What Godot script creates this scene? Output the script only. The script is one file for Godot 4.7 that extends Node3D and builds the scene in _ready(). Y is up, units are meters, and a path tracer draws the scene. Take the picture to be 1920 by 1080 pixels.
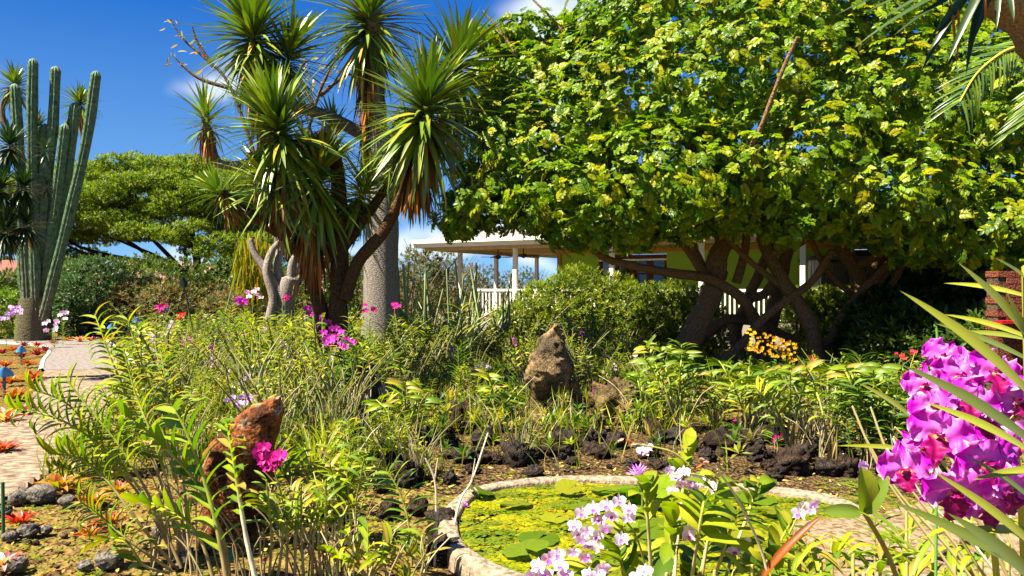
extends Node3D
# A botanical garden of orchids round a small pond, with yuccas, a cactus, a spreading tree and a green house behind.

const F := 1484.0      # focal length in pixels of the 1920 x 1080 photograph
const EYE := 1.6

var rng := RandomNumberGenerator.new()
var taken := {}
var M := {}
var noise := FastNoiseLite.new()

# ------------------------------------------------------------------ mesh building
class MB:
	var v := PackedVector3Array()
	var n := PackedVector3Array()
	var c := PackedColorArray()
	var ix := PackedInt32Array()

	func vert(p: Vector3, nn: Vector3, col: Color) -> int:
		v.append(p); n.append(nn); c.append(col)
		return v.size() - 1

	func tri(a: int, b: int, d: int) -> void:
		ix.append(a); ix.append(b); ix.append(d)

	func quad(a: int, b: int, d: int, e: int) -> void:
		ix.append(a); ix.append(b); ix.append(d)
		ix.append(a); ix.append(d); ix.append(e)

	# a round, tapered tube along points; ribs > 0 makes a star section (cactus)
	func tube(pts, radii, sides: int, cols, ribs := 0, rough := 0.0, fn: FastNoiseLite = null) -> void:
		var k := len(pts)
		var side := Vector3.ZERO
		var first := v.size()
		for i in k:
			var t: Vector3 = (pts[mini(i + 1, k - 1)] - pts[maxi(i - 1, 0)]).normalized()
			if side == Vector3.ZERO:
				side = t.cross(Vector3(0.13, 0.2, 1).normalized()).normalized()
			side = (side - t * side.dot(t)).normalized()
			var other := t.cross(side)
			for j in sides:
				var a := TAU * j / sides
				var r: float = radii[i]
				if ribs:
					r *= 1.0 - 0.24 * absf(sin(a * ribs / 2.0))
				var d := side * cos(a) + other * sin(a)
				if fn:
					r *= 1.0 + rough * fn.get_noise_3dv((pts[i] + d * r) * 60.0)
				vert(pts[i] + d * r, d, cols[i])
		for i in k - 1:
			for j in sides:
				var a := first + i * sides + j
				var b := first + i * sides + (j + 1) % sides
				quad(a, a + sides, b + sides, b)
		var top := vert(pts[k - 1] + (pts[k - 1] - pts[k - 2]).normalized() * radii[k - 1] * 0.6, (pts[k - 1] - pts[k - 2]).normalized(), cols[k - 1])
		for j in sides:
			tri(first + (k - 1) * sides + j, top, first + (k - 1) * sides + (j + 1) % sides)

	static func width_at(t: float, profile: int) -> float:
		match profile:
			0: return pow(t, 0.55) * pow(1.0 - t, 0.75) * 1.75 + 0.03 * (1.0 - t)      # lance
			1: return minf(1.0, 0.65 + t) * pow(clampf((1.0 - t) * 2.2, 0.0, 1.0), 0.75) # strap
			2: return sqrt(maxf(0.0, sin(PI * clampf(t, 0.0, 1.0)))) * 0.96 + 0.02      # oval
			3: return minf(1.0, 0.5 + 2.2 * t) * (1.0 - pow(t, 2.6))                    # sword
		return 1.0

	# a leaf: from o along fwd, bending away from up; three vertices across
	func blade(o: Vector3, fwd: Vector3, up: Vector3, length: float, width: float, droop: float, fold: float, segs: int, cm: Color, ce: Color, ct: Color, profile: int, wave := 0.0, phase := 0.0) -> void:
		fwd = fwd.normalized()
		up = (up - fwd * up.dot(fwd)).normalized()
		var side := fwd.cross(up)
		var p := o
		var first := v.size()
		for i in segs + 1:
			var t := float(i) / segs
			var a := droop * t
			var nn := up * cos(a) + fwd * sin(a)
			var w := width * 0.5 * width_at(t, profile)
			var tt := t * t * t
			var lift := nn * fold * w
			var wv := nn * (wave * width * sin(t * 19.0 + phase))
			vert(p - side * w + lift + wv, (nn + side * fold).normalized(), ce.lerp(ct, tt))
			vert(p, nn, cm.lerp(ct, tt))
			vert(p + side * w + lift - wv, (nn - side * fold).normalized(), ce.lerp(ct, tt))
			p += (fwd * cos(a) - up * sin(a)) * (length / segs)
		for i in segs:
			var b := first + i * 3
			quad(b, b + 3, b + 4, b + 1)
			quad(b + 1, b + 4, b + 5, b + 2)

	func box(x0: Vector3, x1: Vector3, col: Color, xf := Transform3D()) -> void:
		for ax in 3:
			for s in [0, 1]:
				var nn := Vector3.ZERO
				nn[ax] = s * 2 - 1
				var q := []
				for e in [[0, 0], [1, 0], [1, 1], [0, 1]]:
					var p := Vector3.ZERO
					p[ax] = x1[ax] if s else x0[ax]
					p[(ax + 1) % 3] = x1[(ax + 1) % 3] if e[0] else x0[(ax + 1) % 3]
					p[(ax + 2) % 3] = x1[(ax + 2) % 3] if e[1] else x0[(ax + 2) % 3]
					q.append(vert(xf * p, (xf.basis * nn).normalized(), col))
				if s: quad(q[0], q[3], q[2], q[1])
				else: quad(q[0], q[1], q[2], q[3])

	func smooth() -> void:
		n.fill(Vector3.ZERO)
		for i in range(0, ix.size(), 3):
			var a := ix[i]; var b := ix[i + 1]; var d := ix[i + 2]
			var fn := (v[d] - v[a]).cross(v[b] - v[a])
			n[a] += fn; n[b] += fn; n[d] += fn
		for i in n.size():
			n[i] = n[i].normalized() if n[i].length_squared() > 0 else Vector3.UP

	func upward() -> void:
		var k := 0.0
		for p in n: k += p.y
		if k < 0.0:
			for i in n.size(): n[i] = -n[i]

	# turn a closed shape's normals outward
	func outward() -> void:
		var mid := Vector3.ZERO
		for p in v: mid += p / v.size()
		var k := 0.0
		for i in v.size(): k += (v[i] - mid).dot(n[i])
		if k < 0.0:
			for i in n.size(): n[i] = -n[i]

	func mesh(m: Material) -> ArrayMesh:
		for i in range(0, ix.size(), 3):      # winding agrees with the normals
			var e := ix[i]; var f := ix[i + 1]; var g := ix[i + 2]
			if (v[g] - v[e]).cross(v[f] - v[e]).dot(n[e] + n[f] + n[g]) < 0.0:
				ix[i + 1] = g; ix[i + 2] = f
		var arr := []
		arr.resize(Mesh.ARRAY_MAX)
		arr[Mesh.ARRAY_VERTEX] = v
		arr[Mesh.ARRAY_NORMAL] = n
		arr[Mesh.ARRAY_COLOR] = c
		arr[Mesh.ARRAY_INDEX] = ix
		var am := ArrayMesh.new()
		am.add_surface_from_arrays(Mesh.PRIMITIVE_TRIANGLES, arr)
		am.surface_set_material(0, m)
		return am

# ------------------------------------------------------------------ helpers
func at(px: float, py: float, d: float) -> Vector3:
	return Vector3((px - 960.0) * d / F, EYE - (py - 540.0) * d / F, -d)

func ground_at(px: float, py: float, h := 0.0) -> Vector3:
	var d := (EYE - h) * F / (py - 540.0)
	return Vector3((px - 960.0) * d / F, h, -d)

func pp(list) -> Array:
	var o := []
	for a in list: o.append(at(a[0], a[1], a[2]))
	return o

func spline(pts, per: int) -> Array:
	var o := []
	var k := len(pts)
	for i in k - 1:
		for s in per:
			var t := float(s) / per
			o.append((pts[i] as Vector3).cubic_interpolate(pts[i + 1], pts[maxi(i - 1, 0)], pts[mini(i + 2, k - 1)], t))
	o.append(pts[k - 1])
	return o

func lerps(vals, count: int) -> Array:
	var o := []
	for i in count:
		var t := float(i) / maxi(1, count - 1) * (len(vals) - 1)
		var a := mini(int(t), len(vals) - 2)
		o.append(lerp(vals[a], vals[a + 1], t - a))
	return o

func numbered(called: String) -> String:
	var k: int = taken.get(called, -1) + 1
	taken[called] = k
	return called if k == 0 else "%s_%03d" % [called, k]

func tag(o, label := "", category := "", group := "", kind := ""):
	if label: o.set_meta("label", label)
	if category: o.set_meta("category", category)
	if group: o.set_meta("group", group)
	if kind: o.set_meta("kind", kind)
	return o

func thing(called: String, label: String, category: String, where := Vector3.ZERO, turn := 0.0, group := "") -> Node3D:
	var o := Node3D.new()
	o.name = numbered(called)
	add_child(o)
	o.position = where
	o.rotation.y = turn
	tag(o, label, category, group)
	return o

func part(called: String, mesh: Mesh, parent: Node, xf := Transform3D()) -> MeshInstance3D:
	var o := MeshInstance3D.new()
	o.mesh = mesh
	o.transform = xf
	if parent == self:
		o.name = numbered(called)
	else:
		var k: int = parent.get_meta("n_" + called) + 1 if parent.has_meta("n_" + called) else 0
		parent.set_meta("n_" + called, k)
		o.name = called if k == 0 else "%s_%03d" % [called, k]
	parent.add_child(o)
	return o

func many(called: String, mesh: Mesh, xfs: Array, cols, parent: Node) -> MultiMeshInstance3D:
	var mm := MultiMesh.new()
	mm.transform_format = MultiMesh.TRANSFORM_3D
	mm.use_colors = true
	mm.mesh = mesh
	mm.instance_count = xfs.size()
	for i in xfs.size():
		mm.set_instance_transform(i, xfs[i])
		mm.set_instance_color(i, cols[i])
	var o := MultiMeshInstance3D.new()
	o.multimesh = mm
	o.name = called if parent != self else numbered(called)
	o.set_meta("kind", "stuff")
	parent.add_child(o)
	return o

func copy(o: Node3D, where: Vector3, turn: float, size := 1.0, label := "", group := "") -> Node3D:
	var r: Node3D = o.duplicate()
	r.name = numbered(o.get_meta("stem"))
	add_child(r)
	r.position = where
	r.rotation = Vector3(0, turn, 0)
	r.scale = Vector3.ONE * size
	if label: r.set_meta("label", label)
	if group: r.set_meta("group", group)
	return r

func aim(dir: Vector3, pos: Vector3, length: float, width: float, up := Vector3.UP) -> Transform3D:
	dir = dir.normalized()
	if absf(dir.dot(up.normalized())) > 0.995: up = Vector3(0.3, 0.2, 1)
	var b := Basis.looking_at(dir, up)
	return Transform3D(Basis(b.x * width, b.y * length, b.z * length), pos)

func R(a: float, b: float) -> float:
	return rng.randf_range(a, b)

func rdir() -> Vector3:
	return Vector3(rng.randfn(), rng.randfn(), rng.randfn()).normalized()

func jit(c: Color, amt: float) -> Color:
	var k := 1.0 + R(-amt, amt)
	return Color(c.r * k * (1.0 + R(-amt, amt) * 0.4), c.g * k, c.b * k)

func pick(a): return a[rng.randi() % len(a)]

# ------------------------------------------------------------------ materials
func noise_tex(freq: float, octaves: int, normal := false, bump := 4.0, seed_ := 1, ramp = null, size := 512, type := FastNoiseLite.TYPE_SIMPLEX_SMOOTH) -> NoiseTexture2D:
	var f := FastNoiseLite.new()
	f.noise_type = type
	f.frequency = freq
	f.fractal_octaves = octaves
	f.seed = seed_
	var t := NoiseTexture2D.new()
	t.noise = f
	t.width = size; t.height = size
	t.seamless = true
	t.as_normal_map = normal
	t.bump_strength = bump
	if ramp:
		var g := Gradient.new()
		g.offsets = PackedFloat32Array(ramp[0])
		g.colors = PackedColorArray(ramp[1])
		t.color_ramp = g
	return t

func mat(called: String, rough: float, opt := {}) -> StandardMaterial3D:
	var m := StandardMaterial3D.new()
	m.resource_name = called
	m.vertex_color_use_as_albedo = true
	m.roughness = rough
	m.metallic_specular = opt.get("spec", 0.5)
	m.cull_mode = BaseMaterial3D.CULL_DISABLED
	if opt.has("back"):
		m.backlight_enabled = true
		m.backlight = opt.back
	if opt.has("tex"):
		m.albedo_texture = opt.tex
	if opt.has("bump"):
		m.normal_enabled = true
		m.normal_texture = opt.bump
		m.normal_scale = opt.get("depth", 1.0)
	if opt.has("scale"):
		m.uv1_triplanar = true
		m.uv1_world_triplanar = true
		m.uv1_scale = opt.scale
	M[called] = m
	return m

func lin(hex: String) -> Color:
	return Color(hex).srgb_to_linear()

func make_materials() -> void:
	var grey_ramp := [[0.0, 0.45, 0.7, 1.0], [Color(0.45, 0.45, 0.45), Color(0.8, 0.8, 0.8), Color(0.95, 0.95, 0.95), Color(1, 1, 1)]]
	mat("leaf", 0.45, {back = Color(0.85, 0.95, 0.3), spec = 0.45})
	mat("glossy_leaf", 0.38, {back = Color(0.8, 0.95, 0.2), spec = 0.36})
	mat("sword_leaf", 0.36, {back = Color(0.5, 0.6, 0.2), spec = 0.5})
	mat("dry_leaf", 0.7, {back = Color(0.5, 0.4, 0.2), spec = 0.3})
	mat("petal", 0.5, {back = Color(0.7, 0.55, 0.7), spec = 0.35})
	mat("cane", 0.6, {spec = 0.35})
	mat("bark", 0.9, {spec = 0.2, tex = noise_tex(0.03, 4, false, 1, 4, grey_ramp), bump = noise_tex(0.035, 4, true, 12, 5), scale = Vector3(2.2, 0.9, 2.2), depth = 1.4})
	mat("palm_bark", 0.9, {spec = 0.2, tex = noise_tex(0.05, 4, false, 1, 14, [[0.0, 0.42, 0.58, 1.0], [Color(0.5, 0.5, 0.5), Color(0.7, 0.68, 0.66), Color(0.88, 0.87, 0.86), Color(1, 1, 1)]]), bump = noise_tex(0.05, 4, true, 10, 15), scale = Vector3(0.9, 1.5, 0.9), depth = 0.7})
	mat("cactus", 0.6, {spec = 0.35, tex = noise_tex(0.02, 3, false, 1, 44, grey_ramp), scale = Vector3(0.6, 0.6, 0.6)})
	mat("rock", 0.93, {spec = 0.25, tex = noise_tex(0.03, 5, false, 1, 8, [[0.0, 0.4, 0.55, 1.0], [Color(0.3, 0.3, 0.3), Color(0.62, 0.6, 0.58), Color(0.9, 0.9, 0.88), Color(1, 1, 1)]]), bump = noise_tex(0.03, 5, true, 16, 9), scale = Vector3(2.5, 2.5, 2.5), depth = 0.9})
	mat("lava", 0.95, {spec = 0.2, tex = noise_tex(0.05, 4, false, 1, 18, [[0.0, 0.45, 0.6, 1.0], [Color(0.3, 0.29, 0.28), Color(0.6, 0.58, 0.56), Color(0.9, 0.88, 0.86), Color(1, 1, 1)]]), bump = noise_tex(0.06, 4, true, 18, 19), scale = Vector3(3, 3, 3), depth = 1.8})
	mat("ground", 0.96, {spec = 0.15, tex = noise_tex(0.012, 6, false, 1, 28, [[0.0, 0.32, 0.45, 0.58, 0.75, 1.0], [Color("3a2c1d"), Color("5e4a2c"), Color("7e663b"), Color("6b5f2d"), Color("5d5925"), Color("8d754a")]], 1024), bump = noise_tex(0.06, 4, true, 12, 29), scale = Vector3(0.45, 0.45, 0.45), depth = 1.3})
	mat("cinder", 0.96, {spec = 0.15, tex = noise_tex(0.03, 6, false, 1, 128, [[0.0, 0.4, 0.52, 0.66, 1.0], [Color("241c16"), Color("3f3226"), Color("57442f"), Color("6f5a38"), Color("8a7448")]], 1024), bump = noise_tex(0.06, 4, true, 14, 129), scale = Vector3(0.6, 0.6, 0.6), depth = 1.4})
	mat("path_tan", 0.9, {spec = 0.25, tex = noise_tex(0.02, 5, false, 1, 38, [[0.0, 0.4, 0.6, 1.0], [Color("4f4137"), Color("6f5f52"), Color("867563"), Color("9a8a78")]]), bump = noise_tex(0.02, 5, true, 10, 39), scale = Vector3(0.5, 0.5, 0.9), depth = 1.0})
	mat("path_grey", 0.92, {spec = 0.25, tex = noise_tex(0.03, 5, false, 1, 48, [[0.0, 0.5, 1.0], [Color("565050"), Color("746c68"), Color("8c847e")]]), bump = noise_tex(0.04, 4, true, 6, 49), scale = Vector3(0.5, 0.5, 0.8)})
	mat("concrete", 0.88, {spec = 0.25, tex = noise_tex(0.02, 5, false, 1, 58, [[0.0, 0.4, 0.55, 1.0], [Color("463c32"), Color("7a6a59"), Color("92806e"), Color("a89683")]]), bump = noise_tex(0.05, 4, true, 8, 59), scale = Vector3(1.5, 1.5, 1.5), depth = 0.8})
	mat("paint", 0.55, {spec = 0.4})
	mat("wood", 0.6, {spec = 0.35, tex = noise_tex(0.02, 4, false, 1, 68, [[0.0, 0.5, 1.0], [Color(0.7, 0.7, 0.7), Color(0.9, 0.9, 0.9), Color(1, 1, 1)]]), scale = Vector3(2.0, 0.4, 2.0)})
	mat("metal", 0.4, {spec = 0.5})
	mat("pebble", 0.85, {spec = 0.3})
	var w := mat("water", 0.06, {spec = 0.5, bump = noise_tex(0.02, 3, true, 2, 70), scale = Vector3(1, 1, 1), depth = 0.25})
	w.albedo_color = Color(0.13, 0.16, 0.05)
	w.vertex_color_use_as_albedo = false
	var g := mat("glass", 0.05, {spec = 0.6})
	g.albedo_color = Color(0.05, 0.06, 0.07)
	g.vertex_color_use_as_albedo = false
	var h := mat("hill", 1.0, {spec = 0.1, tex = noise_tex(0.01, 5, false, 1, 78, [[0.0, 0.5, 1.0], [Color(0.6, 0.6, 0.6), Color(0.85, 0.82, 0.8), Color(1, 1, 1)]]), scale = Vector3(0.01, 0.01, 0.01)})
	h.roughness = 1.0

# ------------------------------------------------------------------ scene
func _ready() -> void:
	rng.seed = 20240611
	noise.seed = 7
	noise.frequency = 0.05
	facets.noise_type = FastNoiseLite.TYPE_CELLULAR
	facets.cellular_return_type = FastNoiseLite.RETURN_DISTANCE2_SUB
	facets.frequency = 0.09
	facets.fractal_octaves = 2
	facets.seed = 3
	var cam := Camera3D.new()
	cam.name = "camera"
	cam.position = Vector3(0, EYE, 0)
	cam.fov = rad_to_deg(2.0 * atan(540.0 / F))
	cam.near = 0.05
	cam.far = 2000
	cam.current = true
	add_child(cam)
	make_sky()
	var sun := DirectionalLight3D.new()
	sun.name = "sun"
	sun.light_energy = 1.6
	sun.light_color = Color(1.0, 0.955, 0.86)
	sun.light_angular_distance = 0.5
	sun.shadow_enabled = true
	add_child(sun)
	sun.look_at_from_position(Vector3(-0.6, 1.05, 0.3) * 50.0, Vector3.ZERO)
	make_materials()
	make_ground()
	print("ground ", Time.get_ticks_msec())
	make_house()
	make_far()
	print("far ", Time.get_ticks_msec())
	make_big_tree()
	make_yuccas()
	print("trees ", Time.get_ticks_msec())
	make_cactus()
	make_pond()
	make_rocks()
	print("rocks ", Time.get_ticks_msec())
	make_bed()
	print("bed ", Time.get_ticks_msec())
	make_bromeliads()
	make_foreground()
	make_top_right()
	make_small()
	make_litter()
	print("done ", Time.get_ticks_msec())

func make_sky() -> void:
	var wdt := 1024
	var hgt := 512
	var im := Image.create(wdt, hgt, false, Image.FORMAT_RGBF)
	var f := FastNoiseLite.new()
	f.seed = 5
	f.frequency = 1.6
	f.fractal_octaves = 5
	var zen := Color(0.0042, 0.029, 0.12)
	var mid := Color(0.006, 0.047, 0.17)
	var hor := Color(0.09, 0.19, 0.3)
	for y in hgt:
		var el := (0.5 - (y + 0.5) / hgt) * PI
		var s := sin(el)
		var base: Color
		if s >= 0.0:
			base = hor.lerp(mid, clampf(pow(s / 0.32, 0.6), 0, 1)) if s < 0.32 else mid.lerp(zen, clampf((s - 0.32) / 0.6, 0, 1))
		else:
			base = Color(0.16, 0.17, 0.1)
		for x in wdt:
			var az := ((x + 0.5) / wdt) * TAU
			var c := base
			if s > 0.0:
				var d := Vector3(sin(az) * cos(el), s, -cos(az) * cos(el))
				var q := d / (s + 0.25) * 0.8
				var k := f.get_noise_3d(q.x * 1.1 + 7.75, q.z * 1.1 + 6.67, 2.0)
				var a := smoothstep(0.14, 0.42, k)
				c = c.lerp(Color(0.27, 0.29, 0.31), a * 0.85)
			im.set_pixel(x, y, c)
	var p := PanoramaSkyMaterial.new()
	p.panorama = ImageTexture.create_from_image(im)
	var sky := Sky.new()
	sky.sky_material = p
	var env := Environment.new()
	env.background_mode = Environment.BG_SKY
	env.sky = sky
	env.tonemap_mode = Environment.TONE_MAPPER_LINEAR
	env.tonemap_exposure = 3.9
	env.sdfgi_enabled = true
	env.ssao_enabled = true
	env.ssil_enabled = true
	var we := WorldEnvironment.new()
	we.name = "environment"
	we.environment = env
	add_child(we)

func path_right(z: float) -> float:      # x of the path's right edge at depth -z
	var t := [[0.0, -3.0], [5.0, -3.6], [6.0, -3.86], [7.17, -4.1], [10.0, -5.1], [15.3, -7.25], [19.0, -9.3], [23.0, -11.7], [40.0, -24.0]]
	for i in len(t) - 1:
		if -z <= t[i + 1][0]:
			return lerpf(t[i][1], t[i + 1][1], (-z - t[i][0]) / (t[i + 1][0] - t[i][0]))
	return -24.0

func make_ground() -> void:
	var xs := []
	for i in range(-60, 61):
		xs.append(signf(i) * (0.16 * absf(i) + pow(absf(i) / 60.0, 5) * 500.0))
	var zs := []
	for i in 111:
		zs.append(3.0 - 0.2 * i - pow(i / 110.0, 6) * 600.0)
	var b := MB.new()
	for z in zs:
		for x in xs:
			var h := -0.02 + 0.018 * noise.get_noise_2d(x * 40.0, z * 40.0)
			if Vector2(x, z).length() > 40: h = -0.03
			b.vert(Vector3(x, h, z), Vector3.UP, Color(1, 1, 1))
	var w := len(xs)
	for j in len(zs) - 1:
		for i in w - 1:
			b.quad(j * w + i, j * w + w + i, j * w + w + i + 1, j * w + i + 1)
	b.smooth()
	b.upward()
	tag(part("ground", b.mesh(M.ground), self), "mossy tan garden soil of the orchid beds", "ground", "", "structure")
	# the path: a tan stretch near, a grey one beyond the joint
	var secs := [[3.0, 6.0, 7.17, 10.0, 13.2, 15.25], [15.3, 17.5, 19.5, 21.5, 23.0, 25.5]]
	var lefts := [[-5.6, -5.75, -5.8, -6.3, -7.9, -9.0], [-9.05, -10.3, -11.35, -12.7, -15.0, -22.0]]
	for k in 2:
		var s := []
		for i in 6: s.append(Vector3(lefts[k][i], 0.0, secs[k][i]))
		s = spline(s, 6)
		var m := MB.new()
		var col := Color(1, 1, 1)
		for i in len(s):
			var z: float = -s[i].z
			for q in [[s[i].x, -0.05], [s[i].x, 0.02], [path_right(z), 0.02], [path_right(z), -0.05]]:
				m.vert(Vector3(q[0], q[1], z), Vector3.UP, col)
		for i in len(s) - 1:
			for q in 3: m.quad(i * 4 + q, i * 4 + 4 + q, i * 4 + 5 + q, i * 4 + q + 1)
		tag(part("garden_path", m.mesh(M.path_tan if k == 0 else M.path_grey), self), ["tan stamped concrete garden path", "grey far stretch of the garden path"][k], "path", "", "structure")
		# pale edging along both sides of the grey stretch
		if k == 1:
			for sd in 2:
				var e := MB.new()
				var line := []
				for i in len(s):
					line.append(Vector3((s[i].x - 0.05) if sd == 0 else path_right(-s[i].z) + 0.05, 0.0, -s[i].z))
				e.tube(line, lerps([0.055, 0.055], len(line)), 6, lerps([Color(0.42, 0.4, 0.4), Color(0.42, 0.4, 0.4)], len(line)))
				tag(part("path_edging", e.mesh(M.pebble), self), "pale edging strip along the %s side of the grey path" % ["cactus", "torch"][sd], "edging")
	# dark lava cinder soil on the bank behind the pond
	var cb := MB.new()
	var cc := cb.vert(Vector3(1.6, 0.012, -8.0), Vector3.UP, Color(1, 1, 1))
	var nseg := 90
	for ring in [0.5, 1.0]:
		for i in nseg:
			var a := TAU * i / nseg
			var k: float = ring * (1.0 + 0.16 * noise.get_noise_2d(cos(a) * 60.0, sin(a) * 60.0) + 0.07 * noise.get_noise_2d(cos(a) * 400.0, sin(a) * 400.0))
			cb.vert(Vector3(1.6 + cos(a) * 3.9 * k, 0.012 - 0.03 * ring, -8.0 + sin(a) * 2.1 * k), Vector3.UP, Color(1, 1, 1))
	for i in nseg:
		cb.tri(cc, 1 + i, 1 + (i + 1) % nseg)
		cb.quad(1 + i, 1 + nseg + i, 1 + nseg + (i + 1) % nseg, 1 + (i + 1) % nseg)
	tag(part("cinder_soil", cb.mesh(M.cinder), self), "dark lava cinder soil behind the pond", "soil", "", "structure")
	# far pinkish hill
	var hb := MB.new()
	for i in 41:
		var t := i / 40.0
		var x := lerpf(-420, -60, t)
		var top := 20.0 * pow(sin(PI * clampf(t * 1.02, 0, 1)), 0.8) + 5.0 * noise.get_noise_1d(x * 3.0)
		for r in 5:
			var u := r / 4.0
			hb.vert(Vector3(x, -1.0 + top * (1.0 - u), -520.0 + u * 130.0), Vector3.UP, lin("a88480"))
	for i in 40:
		for r in 4: hb.quad(i * 5 + r, i * 5 + r + 1, i * 5 + r + 6, i * 5 + r + 5)
	hb.smooth()
	hb.upward()
	tag(part("hill", hb.mesh(M.hill), self), "bare pinkish hill far behind the trees", "hill", "", "structure")

# ------------------------------------------------------------------ house
func make_house() -> void:
	var A := Vector3(-3.15, 0, -26.7)
	var yaw := deg_to_rad(-30.0)          # the front runs to the right and towards the camera
	var h := thing("garden_house", "pale green house with white verandah posts behind the spreading tree", "house", A, yaw)
	# local: x along the front, -z back into the house
	var white := lin("e9e6df")
	var bx := func(called, a, b, col, m, parent = h):
		var mb := MB.new()
		mb.box(a, b, col)
		return part(called, mb.mesh(m), parent)
	var deck = bx.call("verandah_deck", Vector3(0.3, -0.1, -8.2), Vector3(24, 0.62, -0.25), lin("8d8477"), M.paint)
	for i in 3:
		bx.call("step", Vector3(0.9, -0.1, -0.24 + 0.3 * (2 - i)), Vector3(2.0, 0.62 - 0.155 * (3 - i), 0.06 + 0.3 * (2 - i)), lin("8d8477"), M.paint, deck)
	# roof
	var rb := MB.new()
	var ov := 0.35
	var e0 := [Vector3(-0.1, 3.2, 0.1), Vector3(24.5, 3.2, 0.1), Vector3(24.5, 3.2, -12.5), Vector3(-0.1, 3.2, -12.5)]
	var r0 := [Vector3(5.0, 4.6, -6.2), Vector3(19.0, 4.6, -6.2)]
	var col := lin("7d7a78")
	for q in [[e0[0], e0[1], r0[1], r0[0]], [e0[2], e0[3], r0[0], r0[1]]]:
		var nn: Vector3 = (q[1] - q[0]).cross(q[2] - q[0]).normalized()
		if nn.y < 0: nn = -nn
		rb.quad(rb.vert(q[0], nn, col), rb.vert(q[1], nn, col), rb.vert(q[2], nn, col), rb.vert(q[3], nn, col))
	for q in [[e0[1], e0[2], r0[1]], [e0[3], e0[0], r0[0]]]:
		var nn: Vector3 = (q[1] - q[0]).cross(q[2] - q[0]).normalized()
		if nn.y < 0: nn = -nn
		rb.tri(rb.vert(q[0], nn, col), rb.vert(q[1], nn, col), rb.vert(q[2], nn, col))
	var roof = part("roof", rb.mesh(M.paint), h)
	bx.call("fascia", Vector3(-0.12, 2.95, 0.1), Vector3(24.5, 3.19, 0.16), white, M.paint, roof)
	bx.call("fascia", Vector3(-0.16, 2.95, -12.5), Vector3(-0.1, 3.19, 0.16), white, M.paint, roof)
	bx.call("gutter", Vector3(-0.12, 3.08, 0.162), Vector3(24.5, 3.2, 0.26), white, M.paint, roof)
	# wooden ceiling boards
	for i in 26:
		bx.call("ceiling_board", Vector3(-0.08 + 0.146 * i, 2.99, -8.1), Vector3(0.06 + 0.146 * i, 3.03, 0.08), jit(lin("c79a62"), 0.12), M.wood)
	bx.call("ceiling", Vector3(3.74, 3.0, -8.1), Vector3(24.3, 3.05, 0.08), lin("c9a472"), M.wood)
	bx.call("beam", Vector3(0.2, 2.86, -8.0), Vector3(0.36, 2.985, -0.1), lin("d8c6a6"), M.wood)
	bx.call("beam", Vector3(0.362, 2.86, -0.36), Vector3(24, 2.985, -0.2), lin("d8c6a6"), M.wood)
	# posts
	for p in [[0.28, -2.1], [0.28, -4.6], [0.28, -7.9], [3.6, -0.28], [6.9, -0.28], [9.6, -0.28], [12.3, -0.28], [15.0, -0.28], [18.0, -0.28], [21.0, -0.28]]:
		var po = bx.call("post", Vector3(p[0] - 0.065, 0.62, p[1] - 0.065), Vector3(p[0] + 0.065, 2.858, p[1] + 0.065), white, M.paint)
		bx.call("post_base", Vector3(p[0] - 0.09, 0.622, p[1] - 0.09), Vector3(p[0] + 0.09, 0.74, p[1] + 0.09), white, M.paint, po)
	# railing with balusters
	for seg in [[2.05, 3.53], [3.67, 6.83], [6.97, 9.53], [9.67, 12.2], [12.4, 14.9]]:
		var rail = bx.call("railing", Vector3(seg[0], 1.5, -0.33), Vector3(seg[1], 1.57, -0.23), white, M.paint)
		bx.call("bottom_rail", Vector3(seg[0], 0.72, -0.31), Vector3(seg[1], 0.78, -0.25), white, M.paint, rail)
		var n := int((seg[1] - seg[0]) / 0.13)
		for i in n:
			var x: float = seg[0] + 0.07 + 0.13 * i
			bx.call("baluster", Vector3(x - 0.02, 0.781, -0.3), Vector3(x + 0.02, 1.499, -0.26), white, M.paint, rail)
	# green walls, set back
	var green := lin("8fb52e")
	var segs := [[3.9, 5.2], [7.6, 13.2], [15.6, 24.0]]
	for s in segs:
		bx.call("wall", Vector3(s[0], 0.62, -3.35), Vector3(s[1], 2.99, -3.15), green, M.paint)
	bx.call("wall", Vector3(3.7, 0.62, -12.0), Vector3(3.9, 2.99, -3.16), green, M.paint)
	bx.call("wall", Vector3(5.2, 2.72, -3.35), Vector3(7.6, 2.99, -3.15), green, M.paint)
	bx.call("wall", Vector3(13.2, 2.72, -3.35), Vector3(15.6, 2.99, -3.15), green, M.paint)
	bx.call("corner_board", Vector3(3.66, 0.62, -3.2), Vector3(3.8, 2.99, -3.1), lin("b98a55"), M.wood)
	bx.call("trim", Vector3(3.8, 2.78, -3.145), Vector3(24, 2.92, -3.1), lin("c98b4a"), M.wood)
	# french doors
	var brown := lin("6b3a1e")
	for x0 in [5.2, 13.2]:
		for k in 4:
			var a: float = x0 + 0.6 * k
			var door := Node3D.new()
			door.name = "door" if x0 < 6 and k == 0 else "door_%03d" % (k + (0 if x0 < 6 else 4))
			h.add_child(door)
			for bxs in [[a + 0.005, 0.63, a + 0.1, 2.7], [a + 0.5, 0.63, a + 0.595, 2.7]]:
				bx.call("stile", Vector3(bxs[0], bxs[1], -3.3), Vector3(bxs[2], bxs[3], -3.2), brown, M.wood, door)
			for y in [[0.63, 0.95], [1.45, 1.5], [2.05, 2.1], [2.58, 2.7]]:
				bx.call("door_rail", Vector3(a + 0.102, y[0], -3.29), Vector3(a + 0.498, y[1], -3.21), brown, M.wood, door)
			for y in [[0.952, 1.448], [1.502, 2.048], [2.102, 2.578]]:
				bx.call("pane", Vector3(a + 0.102, y[0], -3.26), Vector3(a + 0.498, y[1], -3.25), white, M.glass, door)
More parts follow.
